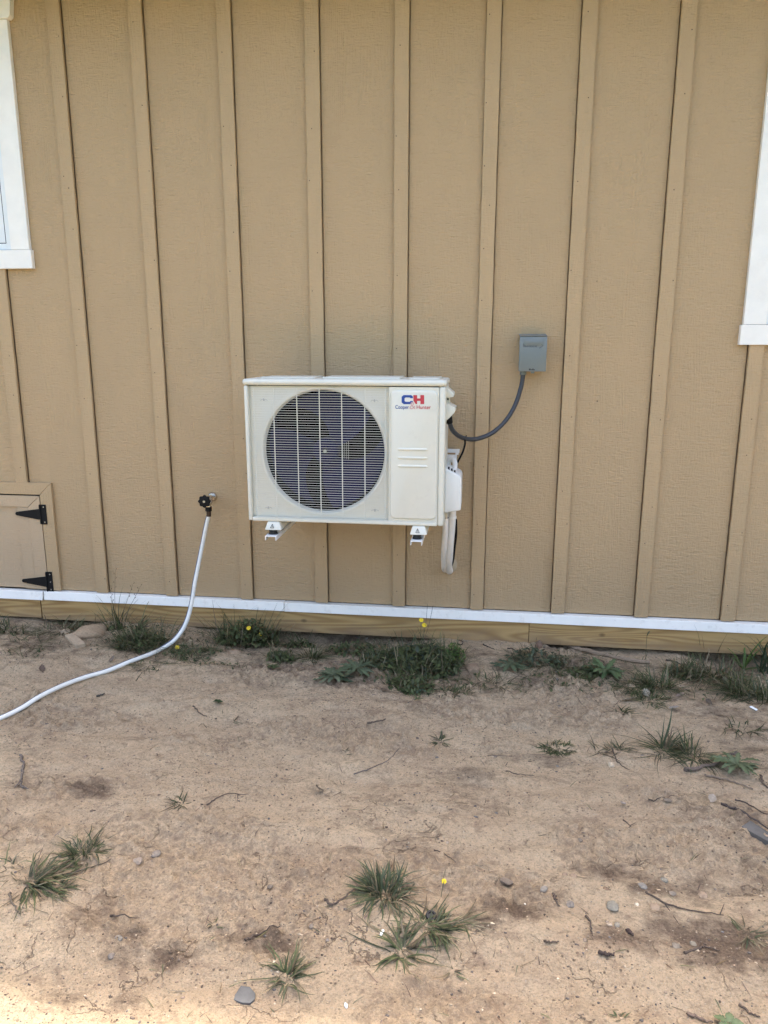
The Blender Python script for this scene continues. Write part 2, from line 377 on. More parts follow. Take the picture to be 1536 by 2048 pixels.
# ------------------------------------------------------------------ ground
def gx(px, py): p = ground_at(px, py); return p.x, p.y
MOUND = [(-1.85, 0.30, 0.034), (-1.55, 0.22, 0.030), (-0.07, 0.17, 0.036), (0.20, 0.15, 0.034), (0.65, 0.20, 0.020), (0.95, 0.15, 0.018), (-2.6, .2, .006)]
DAMP_PX = [  # photo pixel centre, half width, half height, amount: loose dark soil
    (1110,1515,60,16,.55),(930,1552,70,20,.55),(1030,1830,60,28,.75),(970,1858,60,20,.6),(1060,1795,40,20,.7),
    (1230,1742,90,20,.75),(1300,1775,60,22,.75),(1400,1770,60,30,.6),(1440,1880,110,50,.95),(1500,1900,60,40,.8),(1240,1885,80,24,.75),(1340,1845,50,30,.6),
    (190,1835,50,50,.55),(340,1912,50,26,.75),(540,1885,60,26,.75),(450,1890,30,20,.5),(250,1880,60,40,.45),(590,1752,40,14,.5),(820,1690,60,22,.5),
    (185,1580,46,16,.85),(700,1705,26,14,.7),(255,1990,30,22,.6),(40,1560,40,50,.35),(60,1480,90,40,.30),(830,1600,120,40,.32),(960,1610,90,30,.32),
    (640,1578,40,14,.45),(620,1750,60,12,.4),(1440,1600,90,50,.4),(1500,1720,60,60,.3),(1450,1420,110,50,.45),(1300,1390,110,24,.4),(1500,1500,60,60,.35),
    (1060,1350,110,24,.5),(430,1290,120,40,.4),(840,1420,60,20,.35),(120,1980,60,20,.5),(810,1830,60,50,.4),(90,1780,90,30,.35),
    (300,1290,120,40,.55),(90,1290,120,40,.5),(560,1330,140,36,.5),(850,1340,160,50,.6),(1180,1330,160,40,.5),(1420,1340,140,40,.5),(700,1360,110,30,.5),(1010,1500,40,12,.4),(440,1560,60,14,.3),(760,1660,70,16,.35)]
DAMP = []
for a, b_, rx, ry, s in DAMP_PX:
    x, y = gx(a, b_); x1, _ = gx(a+rx, b_); _, y1 = gx(a, b_+ry); DAMP.append((x, y, x1-x, abs(y1-y), s))
BLOBS = []   # footprints, hummocks: pixel, half sizes, height
for a, b_, rx, ry, hh in [(1180,1840,130,50,.012),(420,1985,60,22,.010),(1210,2040,90,30,.016),(255,1990,26,18,.012),(690,1708,22,12,.010),(1330,1745,60,22,.008),
                          (600,1560,120,18,-.007),(330,1470,120,20,-.008),(900,1640,200,20,.008),(800,1560,220,16,-.008),(450,1700,160,16,-.007),(600,1660,220,16,.007),
                          (350,1905,60,20,-.008),(540,1885,60,16,-.009),(1040,1825,60,20,-.008),(1430,1880,110,40,-.010),(1240,1750,110,18,-.008),(1440,1690,50,26,.008),
                          (1320,1560,80,16,.007),(1500,1580,60,16,.01),(230,1850,60,50,-.006),(100,1600,70,30,.008),(210,1480,80,14,.007),(880,1310,30,14,.012)]:
    x, y = gx(a, b_); x1, _ = gx(a+rx, b_); _, y1 = gx(a, b_+ry); BLOBS.append((x, y, x1-x, abs(y1-y), hh))

def clods(x, y):                                      # crumbly patches of broken soil
    m = sstep(0.06, 0.34, fbm(x*2.2, y*4.0, 66, 3))
    return m*(np.clip(vnoise(x*30, y*34, 91)-0.10, 0, 1)+0.7*np.clip(vnoise(x*62, y*66, 92), 0, 1))
def gh(x, y, fine=True):
    x = np.asarray(x, float); y = np.asarray(y, float)
    h = -0.19 + 0.010*fbm(x*0.9, y*1.5, 3, 3) + 0.032*fbm(x*0.8+0.35*y, y*3.6, 11, 3) + 0.016*fbm(x*4.2+y, y*7.5, 21, 4) - 0.016*abs(fbm(x*3.1-y, y*6.4, 25, 3))
    for bx, by, rx, ry, hh in BLOBS:
        d = ((x-bx)/rx)**2+((y-by)/ry)**2 + 0.5*vnoise(x*9, y*9, 77)
        h = h + hh*np.exp(-np.clip(d, 0, 30))
    near = sstep(-0.34, -0.05, y + 0.05*vnoise(x*5, y*5, 41))
    mo = 0
    for mx, w, a in MOUND: mo = mo + a*np.exp(-((x-mx)/w)**4)
    h = h + near*mo - 0.006*near*(y > -5)
    if fine:
        rough = 0.55+0.45*sstep(-0.1, 0.4, fbm(x*1.7, y*2.3, 55, 3))
        h = h + rough*(0.0060*fbm(x*20, y*24, 31, 3) + 0.0036*fbm(x*58, y*58, 47, 2))
        h = h + clods(x, y)*0.022
    return h
def H(x, y):                                          # height of the soil mesh at a point
    if not (-2.74 < x < 1.94 and -2.59 < y < 0.05): return float(gh(np.array([x]), np.array([y]))[0])
    u = (x-GX0)/GSTEP; v = (y-GY0)/GSTEP; i0 = int(u); j0 = int(v); fu = u-i0; fv = v-j0; a = ZF[j0]; b = ZF[j0+1]
    return (a[i0]*(1-fu)+a[i0+1]*fu)*(1-fv)+(b[i0]*(1-fu)+b[i0+1]*fu)*fv
def gp(px, py, dz=0.0):                               # point on the soil under a photo pixel
    p = ground_at(px, py)
    for _ in range(3):
        p = ground_at(px, py, H(p.x, p.y))
    p.z += dz; return p

def axis(lo, hi, step, far):
    a = list(np.arange(lo, hi+step/2, step)); d = step; v = lo; left = []
    while v > -far: d *= 1.25; v -= d; left.append(v)
    d = step; v = hi; right = []
    while v < far: d *= 1.25; v += d; right.append(v)
    return np.array(left[::-1]+a+right)
xs = axis(-2.75, 1.95, 0.0062, 400); ys = axis(-2.6, 0.06, 0.0062, 400)
X, Y = np.meshgrid(xs, ys); nx, ny = len(xs), len(ys)
Z = gh(X, Y)
GSTEP = 0.0062; GX0 = -2.75; GY0 = -2.6; i0_ = int(np.argmin(abs(xs-GX0))); j0_ = int(np.argmin(abs(ys-GY0)))
ZF = Z[j0_:j0_+int(2.66/GSTEP)+2, i0_:i0_+int(4.7/GSTEP)+2].tolist()
damp = np.zeros_like(Z); clod = sstep(0.06, 0.34, fbm(X*2.2, Y*4.0, 66, 3))
for dx, dy, rx, ry, s in DAMP:
    damp = np.maximum(damp, s*np.exp(-(((X-dx)/rx)**2+((Y-dy)/ry)**2)**1.3*0.6))
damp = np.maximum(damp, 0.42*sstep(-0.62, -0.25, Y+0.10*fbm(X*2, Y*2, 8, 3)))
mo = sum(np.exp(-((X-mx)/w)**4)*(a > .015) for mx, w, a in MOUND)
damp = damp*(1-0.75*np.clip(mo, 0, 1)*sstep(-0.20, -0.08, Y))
crack = sstep(-1.0, -1.5, Y)
added_grass = np.clip(sstep(-3.6, -4.6, Y+0.6*fbm(X*0.7, Y*0.7, 19, 3))+sstep(5.5, 7.0, abs(X)), 0, 1)   # unseen dark grass added behind the camera to cut bounce on the wall
me = bpy.data.meshes.new('ground')
me.vertices.add(nx*ny); me.vertices.foreach_set('co', np.stack([X, Y, Z], -1).astype(np.float32).ravel())
i = np.arange((ny-1)*nx).reshape(ny-1, nx)[:, :-1]
quads = np.stack([i, i+1, i+nx+1, i+nx], -1).reshape(-1, 4)
nf = len(quads); me.loops.add(nf*4); me.loops.foreach_set('vertex_index', quads.ravel().astype(np.int32))
me.polygons.add(nf); me.polygons.foreach_set('loop_start', np.arange(0, nf*4, 4, dtype=np.int32))
try: me.polygons.foreach_set('loop_total', np.full(nf, 4, dtype=np.int32))
except Exception: pass
me.update(calc_edges=True)
me.polygons.foreach_set('use_smooth', np.ones(nf, dtype=bool))
for nm, arr in (('damp', damp), ('crack', crack), ('added_grass', added_grass), ('clod', clod)):
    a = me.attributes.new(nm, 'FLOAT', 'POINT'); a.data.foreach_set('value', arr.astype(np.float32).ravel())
tag(link('ground', me, M['ground']), 'bare sandy tan soil with dark damp patches', kind='structure')

# ------------------------------------------------------------------ house
BX = [-2.4309, -2.0243, -1.6265, -1.2090, -0.8036, -0.3980, 0.0021, 0.4075, 0.8134, 1.2235]
ALLX = [BX[0]-0.4064*k for k in range(5, 0, -1)]+BX+[BX[-1]+0.4064*k for k in range(1, 7)]
XL, XR = ALLX[0]-0.2, ALLX[-1]+0.2
WTOP = 3.02; PY = 0.019                               # panel face; batten faces stand at y = 0
house = empty('house', (0, 0, 0), 'tan board and batten house wall on a treated timber base with white trim', 'house')
wl_r = at(64, 536, -0.012).x; wl_bot = at(40, 537, -0.012).z; wl_top = at(10, 37, -0.012).z
wr_l = at(1479, 690, -0.012).x; wr_bot = at(1490, 690, -0.012).z; wr_top = wr_bot+1.35
wl_l = wl_r-1.05; wr_r = wr_l+1.05
door_r = at(79, 992, 0.0).x; door_t = at(60, 990.5, 0.0).z; cas_r = at(101, 967, 0.0).x; cas_t = at(60, 965.5, 0.0).z
door_l = door_r-0.95; cas_l = door_l-(cas_r-door_r)
edges = [XL]+ALLX+[XR]
def clip_panels(x0, x1):
    # upright strip minus window and door openings
    holes = [(wl_l+0.03, wl_r-0.03, wl_bot+0.03, wl_top+0.05), (wr_l+0.03, wr_r-0.03, wr_bot+0.03, wr_top), (door_l-0.006, door_r+0.006, -1, door_t+0.006)]
    rects = [(x0, x1, 0.0, WTOP)]
    for hx0, hx1, hz0, hz1 in holes:
        out = []
        for a, b_, c, d in rects:
            if hx1 <= a or hx0 >= b_ or hz1 <= c or hz0 >= d: out.append((a, b_, c, d)); continue
            u, w = max(a, hx0), min(b_, hx1)
            if u > a: out.append((a, u, c, d))
            if w < b_: out.append((w, b_, c, d))
            if hz0 > c: out.append((u, w, c, hz0))
            if hz1 < d: out.append((u, w, hz1, d))
        rects = out
    return rects
for k in range(len(edges)-1):
    # sheets stop short of the battens: an added gap imitates the contact shade
    jl = 0.0325+(0.0040 if edges[k] < 0.15 else 0.0012); jr = 0.0325+(0.0040 if edges[k+1] > 0.15 else 0.0012)
    for a, b_, c, d in clip_panels(edges[k]+(jl if k else 0), edges[k+1]-(jr if k < len(edges)-2 else 0)):
        if b_-a > 0.001: MB().box((a, PY, c), (b_, PY+0.012, d)).build('siding_panel', M['siding'], house)
random.seed(4)
def batten(x, z0, z1):
    w = 0.0325; rnd = random.Random(int(x*1000)); n = 26; mb = MB(); vs = []; fs = []
    for j in range(n+1):
        z = z0+(z1-z0)*j/n; e0 = rnd.uniform(-.0009, .0009) if 0 < j < n else 0; e1 = rnd.uniform(-.0009, .0009) if 0 < j < n else 0
        vs += [(x-w+e0, PY-0.005, z), (x-w+e0, 0.0015, z), (x-w+e0+0.002, 0, z), (x+w+e1-0.002, 0, z), (x+w+e1, 0.0015, z), (x+w+e1, PY-0.005, z)]
    for j in range(n):
        for q in range(6): fs.append((j*6+q, j*6+(q+1) % 6, (j+1)*6+(q+1) % 6, (j+1)*6+q))
    fs += [tuple(range(5, -1, -1)), tuple(n*6+q for q in range(6))]
    mb.add(vs, fs); o = mb.build('batten', M['batten'], house)
    rn_ = random.Random(int(x*777)); zn = z0+0.08
    while zn < z1-0.05:
        MB().disc_y((x+rn_.choice((-1, 1))*rn_.uniform(0.004, 0.024), zn), 0.0027, -0.0008, 0.0008, 8).build('nail_head', M['nail'], o)
        zn += rn_.uniform(0.16, 0.42)
    MB().box((x-w+0.008, PY-0.0049, z0+0.004), (x+w-0.008, PY+0.0125, z1-0.004)).build('packer', M['gap_shade'], o)
    MB().box((x-w-0.02, PY+0.0130, z0+0.004), (x+w+0.02, PY+0.0170, z1-0.004)).build('backing_strip', M['gap_shade'], o)  # strip closing the added gap, its brown standing in for shade
    for sd_ in ():
        cb = MB(); vs = []; fs = []; nn = int((z1-z0)/0.02); xx = x+sd_*w
        for j in range(nn+1):
            z = z0+(z1-z0)*j/nn; r = 0.0022+0.0016*float(vnoise(z*22, x*9+sd_, 5))+0.0012*float(vnoise(z*70, x*9+sd_, 6))
            r *= 1.2*float(sstep(-0.15, 0.35, vnoise(z*3.1, x*7, 8))); r = max(r, 0.0004)
            vs += [(xx-sd_*0.0005, PY-r*1.5, z), (xx+sd_*r, PY-r*0.8, z), (xx+sd_*r*1.7, PY+0.0005, z)]
        for j in range(nn):
            for q in range(2): fs.append((j*3+q, j*3+q+1, j*3+q+4, j*3+q+3))
        cb.add(vs, fs).build('caulk_bead', M['batten'], o, smooth=True)
for x in ALLX:
    segs = [(0.0, WTOP)]
    if wl_l-0.05 < x < wl_r+0.05: segs = [(0.0 if x > cas_r else None, wl_bot)] if x > cas_r else [(cas_t, wl_bot)]
    if x < cas_r and x > cas_l and not (wl_l-0.05 < x < wl_r+0.05): segs = [(cas_t, WTOP)]
    if wr_l-0.05 < x < wr_r+0.05: segs = [(0.0, wr_bot)]
    for a, b_ in segs: batten(x, a, b_)
# white band and timber base, board by board
xa = at(88, 1200, -0.012).x; xb = at(568, 1205, -0.012).x; xc = at(1057, 1270, 0.012).x; xd = at(88, 1230, 0.012).x
for a, b_, dz in ((XL, xa-0.006, 0.003), (xa+0.004, xb-0.0012, 0.0), (xb+0.0012, XR, 0.001)):
    zt_, zb_ = -0.005-dz, -0.052-dz                   # a drip board whose face leans outward to the foot
    MB().add([(a, -0.018, zb_), (b_, -0.018, zb_), (b_, 0.006, zb_), (a, 0.006, zb_), (a, -0.012, zt_), (b_, -0.012, zt_), (b_, 0.030, zt_), (a, 0.030, zt_)],
             [(0,3,2,1),(4,5,6,7),(0,1,5,4),(1,2,6,5),(2,3,7,6),(3,0,4,7)]).build('band_board', M['band'], house, bevel=0.0025)
for a, b_, dz in ((XL, xd-0.004, 0.006), (xd+0.002, xc-0.0012, 0.0), (xc+0.0012, XR, 0.001)):
    MB().box((a, -0.006, -0.168+dz), (b_, 0.034, -0.0555)).build('base_timber', M['timber'], house, bevel=0.002)
# closed body behind the face, eave and roof: they shade the yard
MB().box((XL, 5.0, -0.45), (XR, 5.1, WTOP)).build('rear_wall', M['siding'], house)
MB().box((XL-0.04, 0.032, -0.45), (XL-0.001, 4.999, WTOP)).build('side_wall', M['siding'], house)
MB().box((XR+0.001, 0.032, -0.45), (XR+0.04, 4.999, WTOP)).build('side_wall', M['siding'], house)
MB().box((XL+.01, 1.2, -0.3), (XR-.01, 1.22, 2.9)).build('inner_wall', M['inside'], house)
EV = 0.50
MB().box((XL-0.3, -EV, WTOP+0.001), (XR+0.3, 0.40, WTOP+0.012)).build('soffit', M['soffit'], house)
MB().box((XL-0.3, -EV-0.02, WTOP-0.01), (XR+0.3, -EV-0.001, WTOP+0.16)).build('fascia', M['trim'], house)
rf = MB()
rf.prism([(0, 0)]*0 or [(XL-0.32, 0), (XR+0.32, 0), (XR+0.32, 0.03), (XL-0.32, 0.03)], -0.1, 0)
rf.v = []; rf.f = []
z0 = WTOP+0.16
rf.add([(XL-.32, -EV-.05, z0), (XR+.32, -EV-.05, z0), (XR+.32, 2.55, z0+1.2), (XL-.32, 2.55, z0+1.2), (XL-.32, 5.5, z0), (XR+.32, 5.5, z0),
        (XL-.32, -EV-.05, z0+.03), (XR+.32, -EV-.05, z0+.03), (XR+.32, 2.55, z0+1.23), (XL-.32, 2.55, z0+1.23), (XL-.32, 5.5, z0+.03), (XR+.32, 5.5, z0+.03)],
       [(0,1,2,3),(3,2,5,4),(6,9,8,7),(9,10,11,8),(0,6,7,1),(4,5,11,10),(0,3,9,6),(3,4,10,9),(1,7,8,2),(2,8,11,5)])
rf.build('roof', M['roof'], house)

# windows
def window(l, r, bot, top, header, lab):
    w = MB().box((l, PY-0.028, bot), (r, PY-0.0005, bot+0.089)).build('window', M['trim'], house, bevel=0.0025)
    w['label'] = lab
    cw = 0.098; y0, y1 = PY-0.024, PY-0.0005; z0 = bot+0.0905
    MB().box((l+0.010, y0, z0), (l+0.010+cw, y1, top)).build('casing', M['trim'], w, bevel=0.002)
    MB().box((r-0.010-cw, y0, z0), (r-0.010, y1, top)).build('casing', M['trim'], w, bevel=0.002)
    if header:
        MB().prism([(l-0.0, top+0.001), (r-0.0, top+0.001), (r+0.012, top+0.012), (r+0.035, top+0.17), (l-0.035, top+0.17), (l-0.012, top+0.012)], PY-0.034, PY-0.0005).build('header_board', M['trim'], w, bevel=0.002)
    else:
        MB().box((l, y0-0.004, top+0.001), (r, y1, top+0.11)).build('header_board', M['trim'], w, bevel=0.002)
    a, b_ = l+0.0115+cw, r-0.0115-cw; t = 0.030; zz = z0+0.002; tt = top-0.002
    fr = MB(); yA, yB = PY-0.008, PY+0.07
    fr.box((a, yA, zz), (a+t, yB, tt)); fr.box((b_-t, yA, zz), (b_, yB, tt)); fr.box((a+t, yA, zz), (b_-t, yB, zz+t)); fr.box((a+t, yA, tt-t), (b_-t, yB, tt))
    fr.build('frame', M['vinyl'], w, bevel=0.002)
    g = MB(); q = 0.0035; a2, b2, z2, t2 = a+t, b_-t, zz+t, tt-t; ya, yb = PY-0.0065, PY+0.02
    g.box((a2, ya, z2), (a2+q, yb, t2)); g.box((b2-q, ya, z2), (b2, yb, t2)); g.box((a2+q, ya, z2), (b2-q, yb, z2+q)); g.box((a2+q, ya, t2-q), (b2-q, yb, t2))
    g.build('gasket', M['gasket'], w)
    s = MB(); u = 0.04; a3, b3, z3, t3 = a2+q, b2-q, z2+q, t2-q; yc, yd = PY-0.004, PY+0.03
    s.box((a3, yc, z3), (a3+u, yd, t3)); s.box((b3-u, yc, z3), (b3, yd, t3)); s.box((a3+u, yc, z3), (b3-u, yd, z3+u)); s.box((a3+u, yc, t3-u), (b3-u, yd, t3))
    s.build('sash', M['vinyl'], w, bevel=0.002)
    MB().box((a3+u, PY+0.010, z3+u), (b3-u, PY+0.014, t3-u)).build('pane', M['glass'], w)
    return w
window(wl_l, wl_r, wl_bot, wl_top, True, 'white framed window cut off by the left picture edge')
window(wr_l, wr_r, wr_bot, wr_top, False, 'white framed window cut off by the right picture edge')

# low access door with strap hinges
cw = cas_r-door_r
MB().prism([(cas_r, 0.0), (cas_r, cas_t), (door_r+0.002, door_t+0.002), (door_r+0.002, 0.0)][::-1], 0.0, PY-0.0005).build('door_casing', M['batten'], house, bevel=0.0012)
MB().prism([(cas_l, cas_t+0.0), (cas_r-0.0015, cas_t+0.0), (door_r+0.0005, door_t+0.0035), (door_l-0.0005, door_t+0.0035)], 0.0008, PY-0.0005).build('door_casing', M['batten'], house, bevel=0.0012)
MB().prism([(cas_l, 0.0), (cas_l, cas_t), (door_l-0.002, door_t+0.002), (door_l-0.002, 0.0)], 0.0, PY-0.0005).build('door_casing', M['batten'], house, bevel=0.0012)
dj = at(55, 1016, 0.0).x; dp = at(34, 1016, 0.0).x; rb = at(40, 1014, 0.0).z
d_b = 0.004; dr = door_r-0.0035; dt = door_t-0.0045
door = MB().box((door_l+.003, 0.016, d_b), (dp+0.004, 0.030, rb+0.004)).build('access_door', M['door'], house)
door['label'] = 'low tan access door with mitred frame and black strap hinges'
MB().prism([(dj+0.001, d_b), (dr, d_b), (dr, dt-0.001), (dj+0.001, rb-0.002)], 0.001, 0.018).build('stile', M['door'], door, bevel=0.001)
MB().box((dp, 0.003, d_b), (dj-0.0006, 0.0195, rb-0.0015)).build('stile', M['door'], door, bevel=0.001)
MB().prism([(door_l+.003, rb), (dj, rb), (dr-0.001, dt), (door_l+.003, dt)], 0.0015, 0.018).build('rail', M['door'], door, bevel=0.001)
for (tx, ty, px0, py0, px1, py1, nail) in ((31, 1028, 78, 1009, 96, 1049, 2), (44, 1160, 91, 1143.5, 108.5, 1184, 3)):
    tip = at(tx, ty, -0.003); p0 = at(px0, py0, -0.003); p1 = at(px1, py1, -0.003)
    h = MB().box((p0.x, -0.0045, p1.z), (p1.x-0.003, -0.0005, p0.z)).build('hinge', M['black'], door, bevel=0.001)
    zc = (p0.z+p1.z)/2; s = MB(); rr = 0.010; poly = [(p0.x-0.0008, zc+0.028), ]
    poly = [(p0.x-0.0008, zc-0.030), (p0.x-0.0008, zc+0.030)] + [(tip.x+0.010+rr*math.cos(a), zc+rr*math.sin(a)) for a in [math.radians(q) for q in range(100, 262, 18)]]
    s.prism(poly[::-1], -0.0042, -0.0008).build('strap', M['black'], h)
    MB().tube([(p0.x+0.004, -0.007, p1.z+0.003), (p0.x+0.004, -0.007, p0.z-0.003)], 0.0045, 10).build('hinge_pin', M['black'], h, smooth=True)
    for kx, kz in ((0.62, 0.88), (0.62, 0.12), (0.62, 0.5))[:nail]:
        MB().disc_y((p0.x+(p1.x-p0.x)*kx, p1.z+(p0.z-p1.z)*kz), 0.0035, -0.0062, -0.0044, 10).build('screw', M['screw'], h)

# ------------------------------------------------------------------ air conditioner
YF = -0.470                                           # cabinet face
YB = -0.165
A0 = at(491.5, 900, YF).x; A1 = at(889.5, 900, YF).x
AB = (at(502, 1042, YF).z+at(883, 1053, YF).z)/2; AT = at(690, 772, YF).z; LT = at(690, 759, YF).z
ac = empty('air_conditioner', ((A0+A1)/2, (YF+YB)/2, AB), 'ivory outdoor air conditioner unit with round fan grille on wall brackets', 'air conditioner')
def axz(px, py, y=YF): p = at(px, py, y); return p.x, p.z
fcx, fcz = axz(644.5, 906); FR = (at(764.5, 906, YF).x-at(524, 906, YF).x)/2
# front plate with its round opening
nseg = 96; mb = MB(); vs = []; fs = []
gl = A0+0.0; gr = at(777, 900, YF).x; FT = AT-0.003; FB = AB+0.018
xm0, xm1 = A0+0.018, gr
def rectray(a):
    dx, dz = math.cos(a), math.sin(a); t = 1e9
    if dx > 1e-9: t = min(t, (xm1-fcx)/dx)
    if dx < -1e-9: t = min(t, (xm0-fcx)/dx)
    if dz > 1e-9: t = min(t, (FT-fcz)/dz)
    if dz < -1e-9: t = min(t, (FB-fcz)/dz)
    return fcx+dx*t, fcz+dz*t
angs = sorted([2*math.pi*k/nseg for k in range(nseg)]+[math.atan2(z-fcz, x-fcx) % (2*math.pi) for x in (xm0, xm1) for z in (FT, FB)])
yP = YF+0.030
prof = [(None, yP), (FR*1.075, yP), (FR*1.06, yP-0.003), (FR*1.03, yP-0.002), (FR*1.010, yP+0.006), (FR*1.002, yP+0.016), (FR, yP+0.024)]
n = len(angs)
for rr, yy in prof:
    for a in angs:
        if rr is None: x, z = rectray(a)
        else: x, z = fcx+rr*math.cos(a), fcz+rr*math.sin(a)
        vs.append((x, yy, z))
for q in range(len(prof)-1):
    for k in range(n): fs.append((q*n+k, q*n+(k+1) % n, (q+1)*n+(k+1) % n, (q+1)*n+k))
mb.add(vs, fs).build('front_plate', M['cabinet'], ac, smooth=True)
sh = MB(); vs = []
for yy in (yP+0.0245, yP+0.12): vs += [(fcx+FR*1.002*math.cos(2*math.pi*k/64), yy, fcz+FR*1.002*math.sin(2*math.pi*k/64)) for k in range(64)]
sh.add(vs, [(k, (k+1) % 64, 64+(k+1) % 64, 64+k) for k in range(64)]).build('fan_shroud', M['inside'], ac, smooth=True)
# frame around grille recess, right field, sides
mb = MB()
mb.box((A0, YF, AB+0.0005), (xm0-0.0003, YF+0.05, FT+0.0025))
mb.build('corner_post', M['cabinet'], ac, smooth=True, bevel=0.008, seg=3)
MB().box((xm0, YF, AB+0.0005), (A1-0.0285, YF+0.05, FB-0.0003)).build('bottom_rail', M['cabinet'], ac, smooth=True, bevel=0.004, seg=3)
pr0 = axz(780.5, 900)[0]; pr1 = axz(874, 900)[0]
MB().box((gr+0.0003, YF+0.003, FB), (A1-0.0283, YF+0.04, FT)).build('front_field', M['cabinet'], ac, bevel=0.001)
MB().box((A1-0.028, YF+0.001, AB+0.0005), (A1, YF+0.05, FT+0.0025)).build('corner_post', M['cabinet'], ac, smooth=True, bevel=0.010, seg=4)
MB().box((A1-0.03, YF+0.0505, AB+0.0005), (A1-0.001, YB, AT)).build('side_panel', M['cabinet'], ac, bevel=0.004)
MB().box((A0+0.001, YF+0.0505, AB+0.0005), (A0+0.004, YB, AT)).build('side_panel', M['cabinet'], ac)
MB().box((A0+0.0045, YB-0.008, AB+0.001), (A1-0.0305, YB, AT)).build('coil', M['coil'], ac)
MB().box((gr+0.002, YF+0.05, AB+0.02), (gr+0.004, YB-0.009, AT-0.01)).build('partition', M['inside'], ac)
MB().box((A0+0.0045, YF+0.0505, AB+0.002), (A1-0.0305, YB-0.0085, AB+0.006)).build('base_pan', M['cabinet'], ac)
# service panel: raised rounded plate with three pressed ribs
pz0 = axz(826, 1038.5)[1]; pz1 = axz(826, 781)[1]
def rrect(x0, z0, x1, z1, r, n=6):
    out = []
    for cx, cz, a0 in ((x1-r, z0+r, -90), (x1-r, z1-r, 0), (x0+r, z1-r, 90), (x0+r, z0+r, 180)):
        for k in range(n+1):
            a = math.radians(a0+90*k/n); out.append((cx+r*math.cos(a), cz+r*math.sin(a)))
    return out
sp = MB(); outer = rrect(pr0, pz0, pr1, pz1, 0.022); levels = [(0, YF+0.0028), (0.0015, YF-0.002), (0.004, YF-0.0045), (0.0075, YF-0.0055)]
ring = []
for ins, yy in levels:
    ring.append([(x, yy, z) for x, z in rrect(pr0+ins, pz0+ins, pr1-ins, pz1-ins, 0.022-ins*0.6)])
L = len(ring[0])
for r_ in ring: sp.v += r_
for q in range(len(levels)-1):
    for k in range(L): sp.f.append((q*L+k, q*L+(k+1) % L, (q+1)*L+(k+1) % L, (q+1)*L+k))
sp.f.append(tuple((len(levels)-1)*L+k for k in range(L)))
panel = sp.build('service_panel', M['cabinet'], ac, smooth=True)
for py in (898, 915, 931.5):
    a, z = axz(795, py); b_, _ = axz(855.5, py)
    rb_ = MB(); r_ = 0.0058; nn = 8; vs = []; fs = []; prf = [(math.cos(math.pi*k/nn)*r_, -math.sin(math.pi*k/nn)*0.005) for k in range(nn+1)]
    for xx, sc in ((a, 0.05), (a+0.004, 0.8), (a+0.009, 1), (b_-0.009, 1), (b_-0.004, 0.8), (b_, 0.05)):
        for dz, dy in prf: vs.append((xx, YF-0.0053+dy*sc, z+dz*sc))
    for q in range(5):
        for k in range(nn): fs.append((q*(nn+1)+k, q*(nn+1)+k+1, (q+1)*(nn+1)+k+1, (q+1)*(nn+1)+k))
    rb_.add(vs, fs).build('pressed_rib', M['cabinet'], panel, smooth=True)
# printed badge
YL = YF-0.0062
def poly_obj(name, polys, mat, parent, y, th=0.0004):
    b_ = MB()
    for p in polys: b_.prism([axz(*q) for q in p], y, y+th)
    return b_.build(name, mat, parent)
poly_obj('badge_letter', [[(826, 796.2), (820.5, 796.2), (820.5, 794.8), (811.5, 794.8), (809.5, 796.5), (809.5, 801.5), (811.5, 803.4), (820.5, 803.4), (820.5, 801.8), (826, 801.8), (826, 805), (823, 808), (807.5, 808), (803.5, 804.5), (803.5, 793.5), (807.5, 790), (823, 790), (826, 793)][::1]], M['blue'], panel, YL)
poly_obj('badge_letter', [[(827, 790), (834.5, 790), (834.5, 796.6), (841, 796.6), (841, 790), (848.5, 790), (848.5, 808), (841, 808), (841, 801.6), (834.5, 801.6), (834.5, 808), (831.5, 808), (827, 801)][::-1]], M['red'], panel, YL)
def text_obj(name, body, x, z, width, mat, parent, y, offset=0.0, height=None):
    c = bpy.data.curves.new('t', 'FONT'); c.body = body; c.size = 1.0; c.offset = offset
    t = bpy.data.objects.new('t', c); COL.objects.link(t)
    dg = bpy.context.evaluated_depsgraph_get(); me_ = bpy.data.meshes.new_from_object(t.evaluated_get(dg))
    bpy.data.objects.remove(t); bpy.data.curves.remove(c)
    co = np.zeros(len(me_.vertices)*3); me_.vertices.foreach_get('co', co); co = co.reshape(-1, 3)
    x0, x1 = co[:, 0].min(), co[:, 0].max(); s = width/(x1-x0); sz = s if height is None else height/(co[:, 1].max()-0)
    out = np.stack([x+(co[:, 0]-x0)*s, np.full(len(co), y), z+co[:, 1]*sz], -1)
    me_.vertices.foreach_set('co', out.ravel()); me_.materials.clear(); me_.update()
    return link(name, me_, mat, parent)
tx0, tz = axz(791, 817.2); tx1, tz1 = axz(818, 810); text_obj('badge_text', 'Cooper', tx0, tz, tx1-tx0, M['blue'], panel, YL, 0.010, (tz1-tz))
tx0, tz = axz(833.5, 817.6); tx1, tz1 = axz(862, 810.4); text_obj('badge_text', 'Hunter', tx0, tz, tx1-tx0, M['red'], panel, YL, 0.010, (tz1-tz))
tx0, tz = axz(819.5, 818); tx1, tz1 = axz(832, 804); text_obj('badge_text', '&', tx0, tz, tx1-tx0, M['pink'], panel, YL-0.0006, 0.0, (tz1-tz))
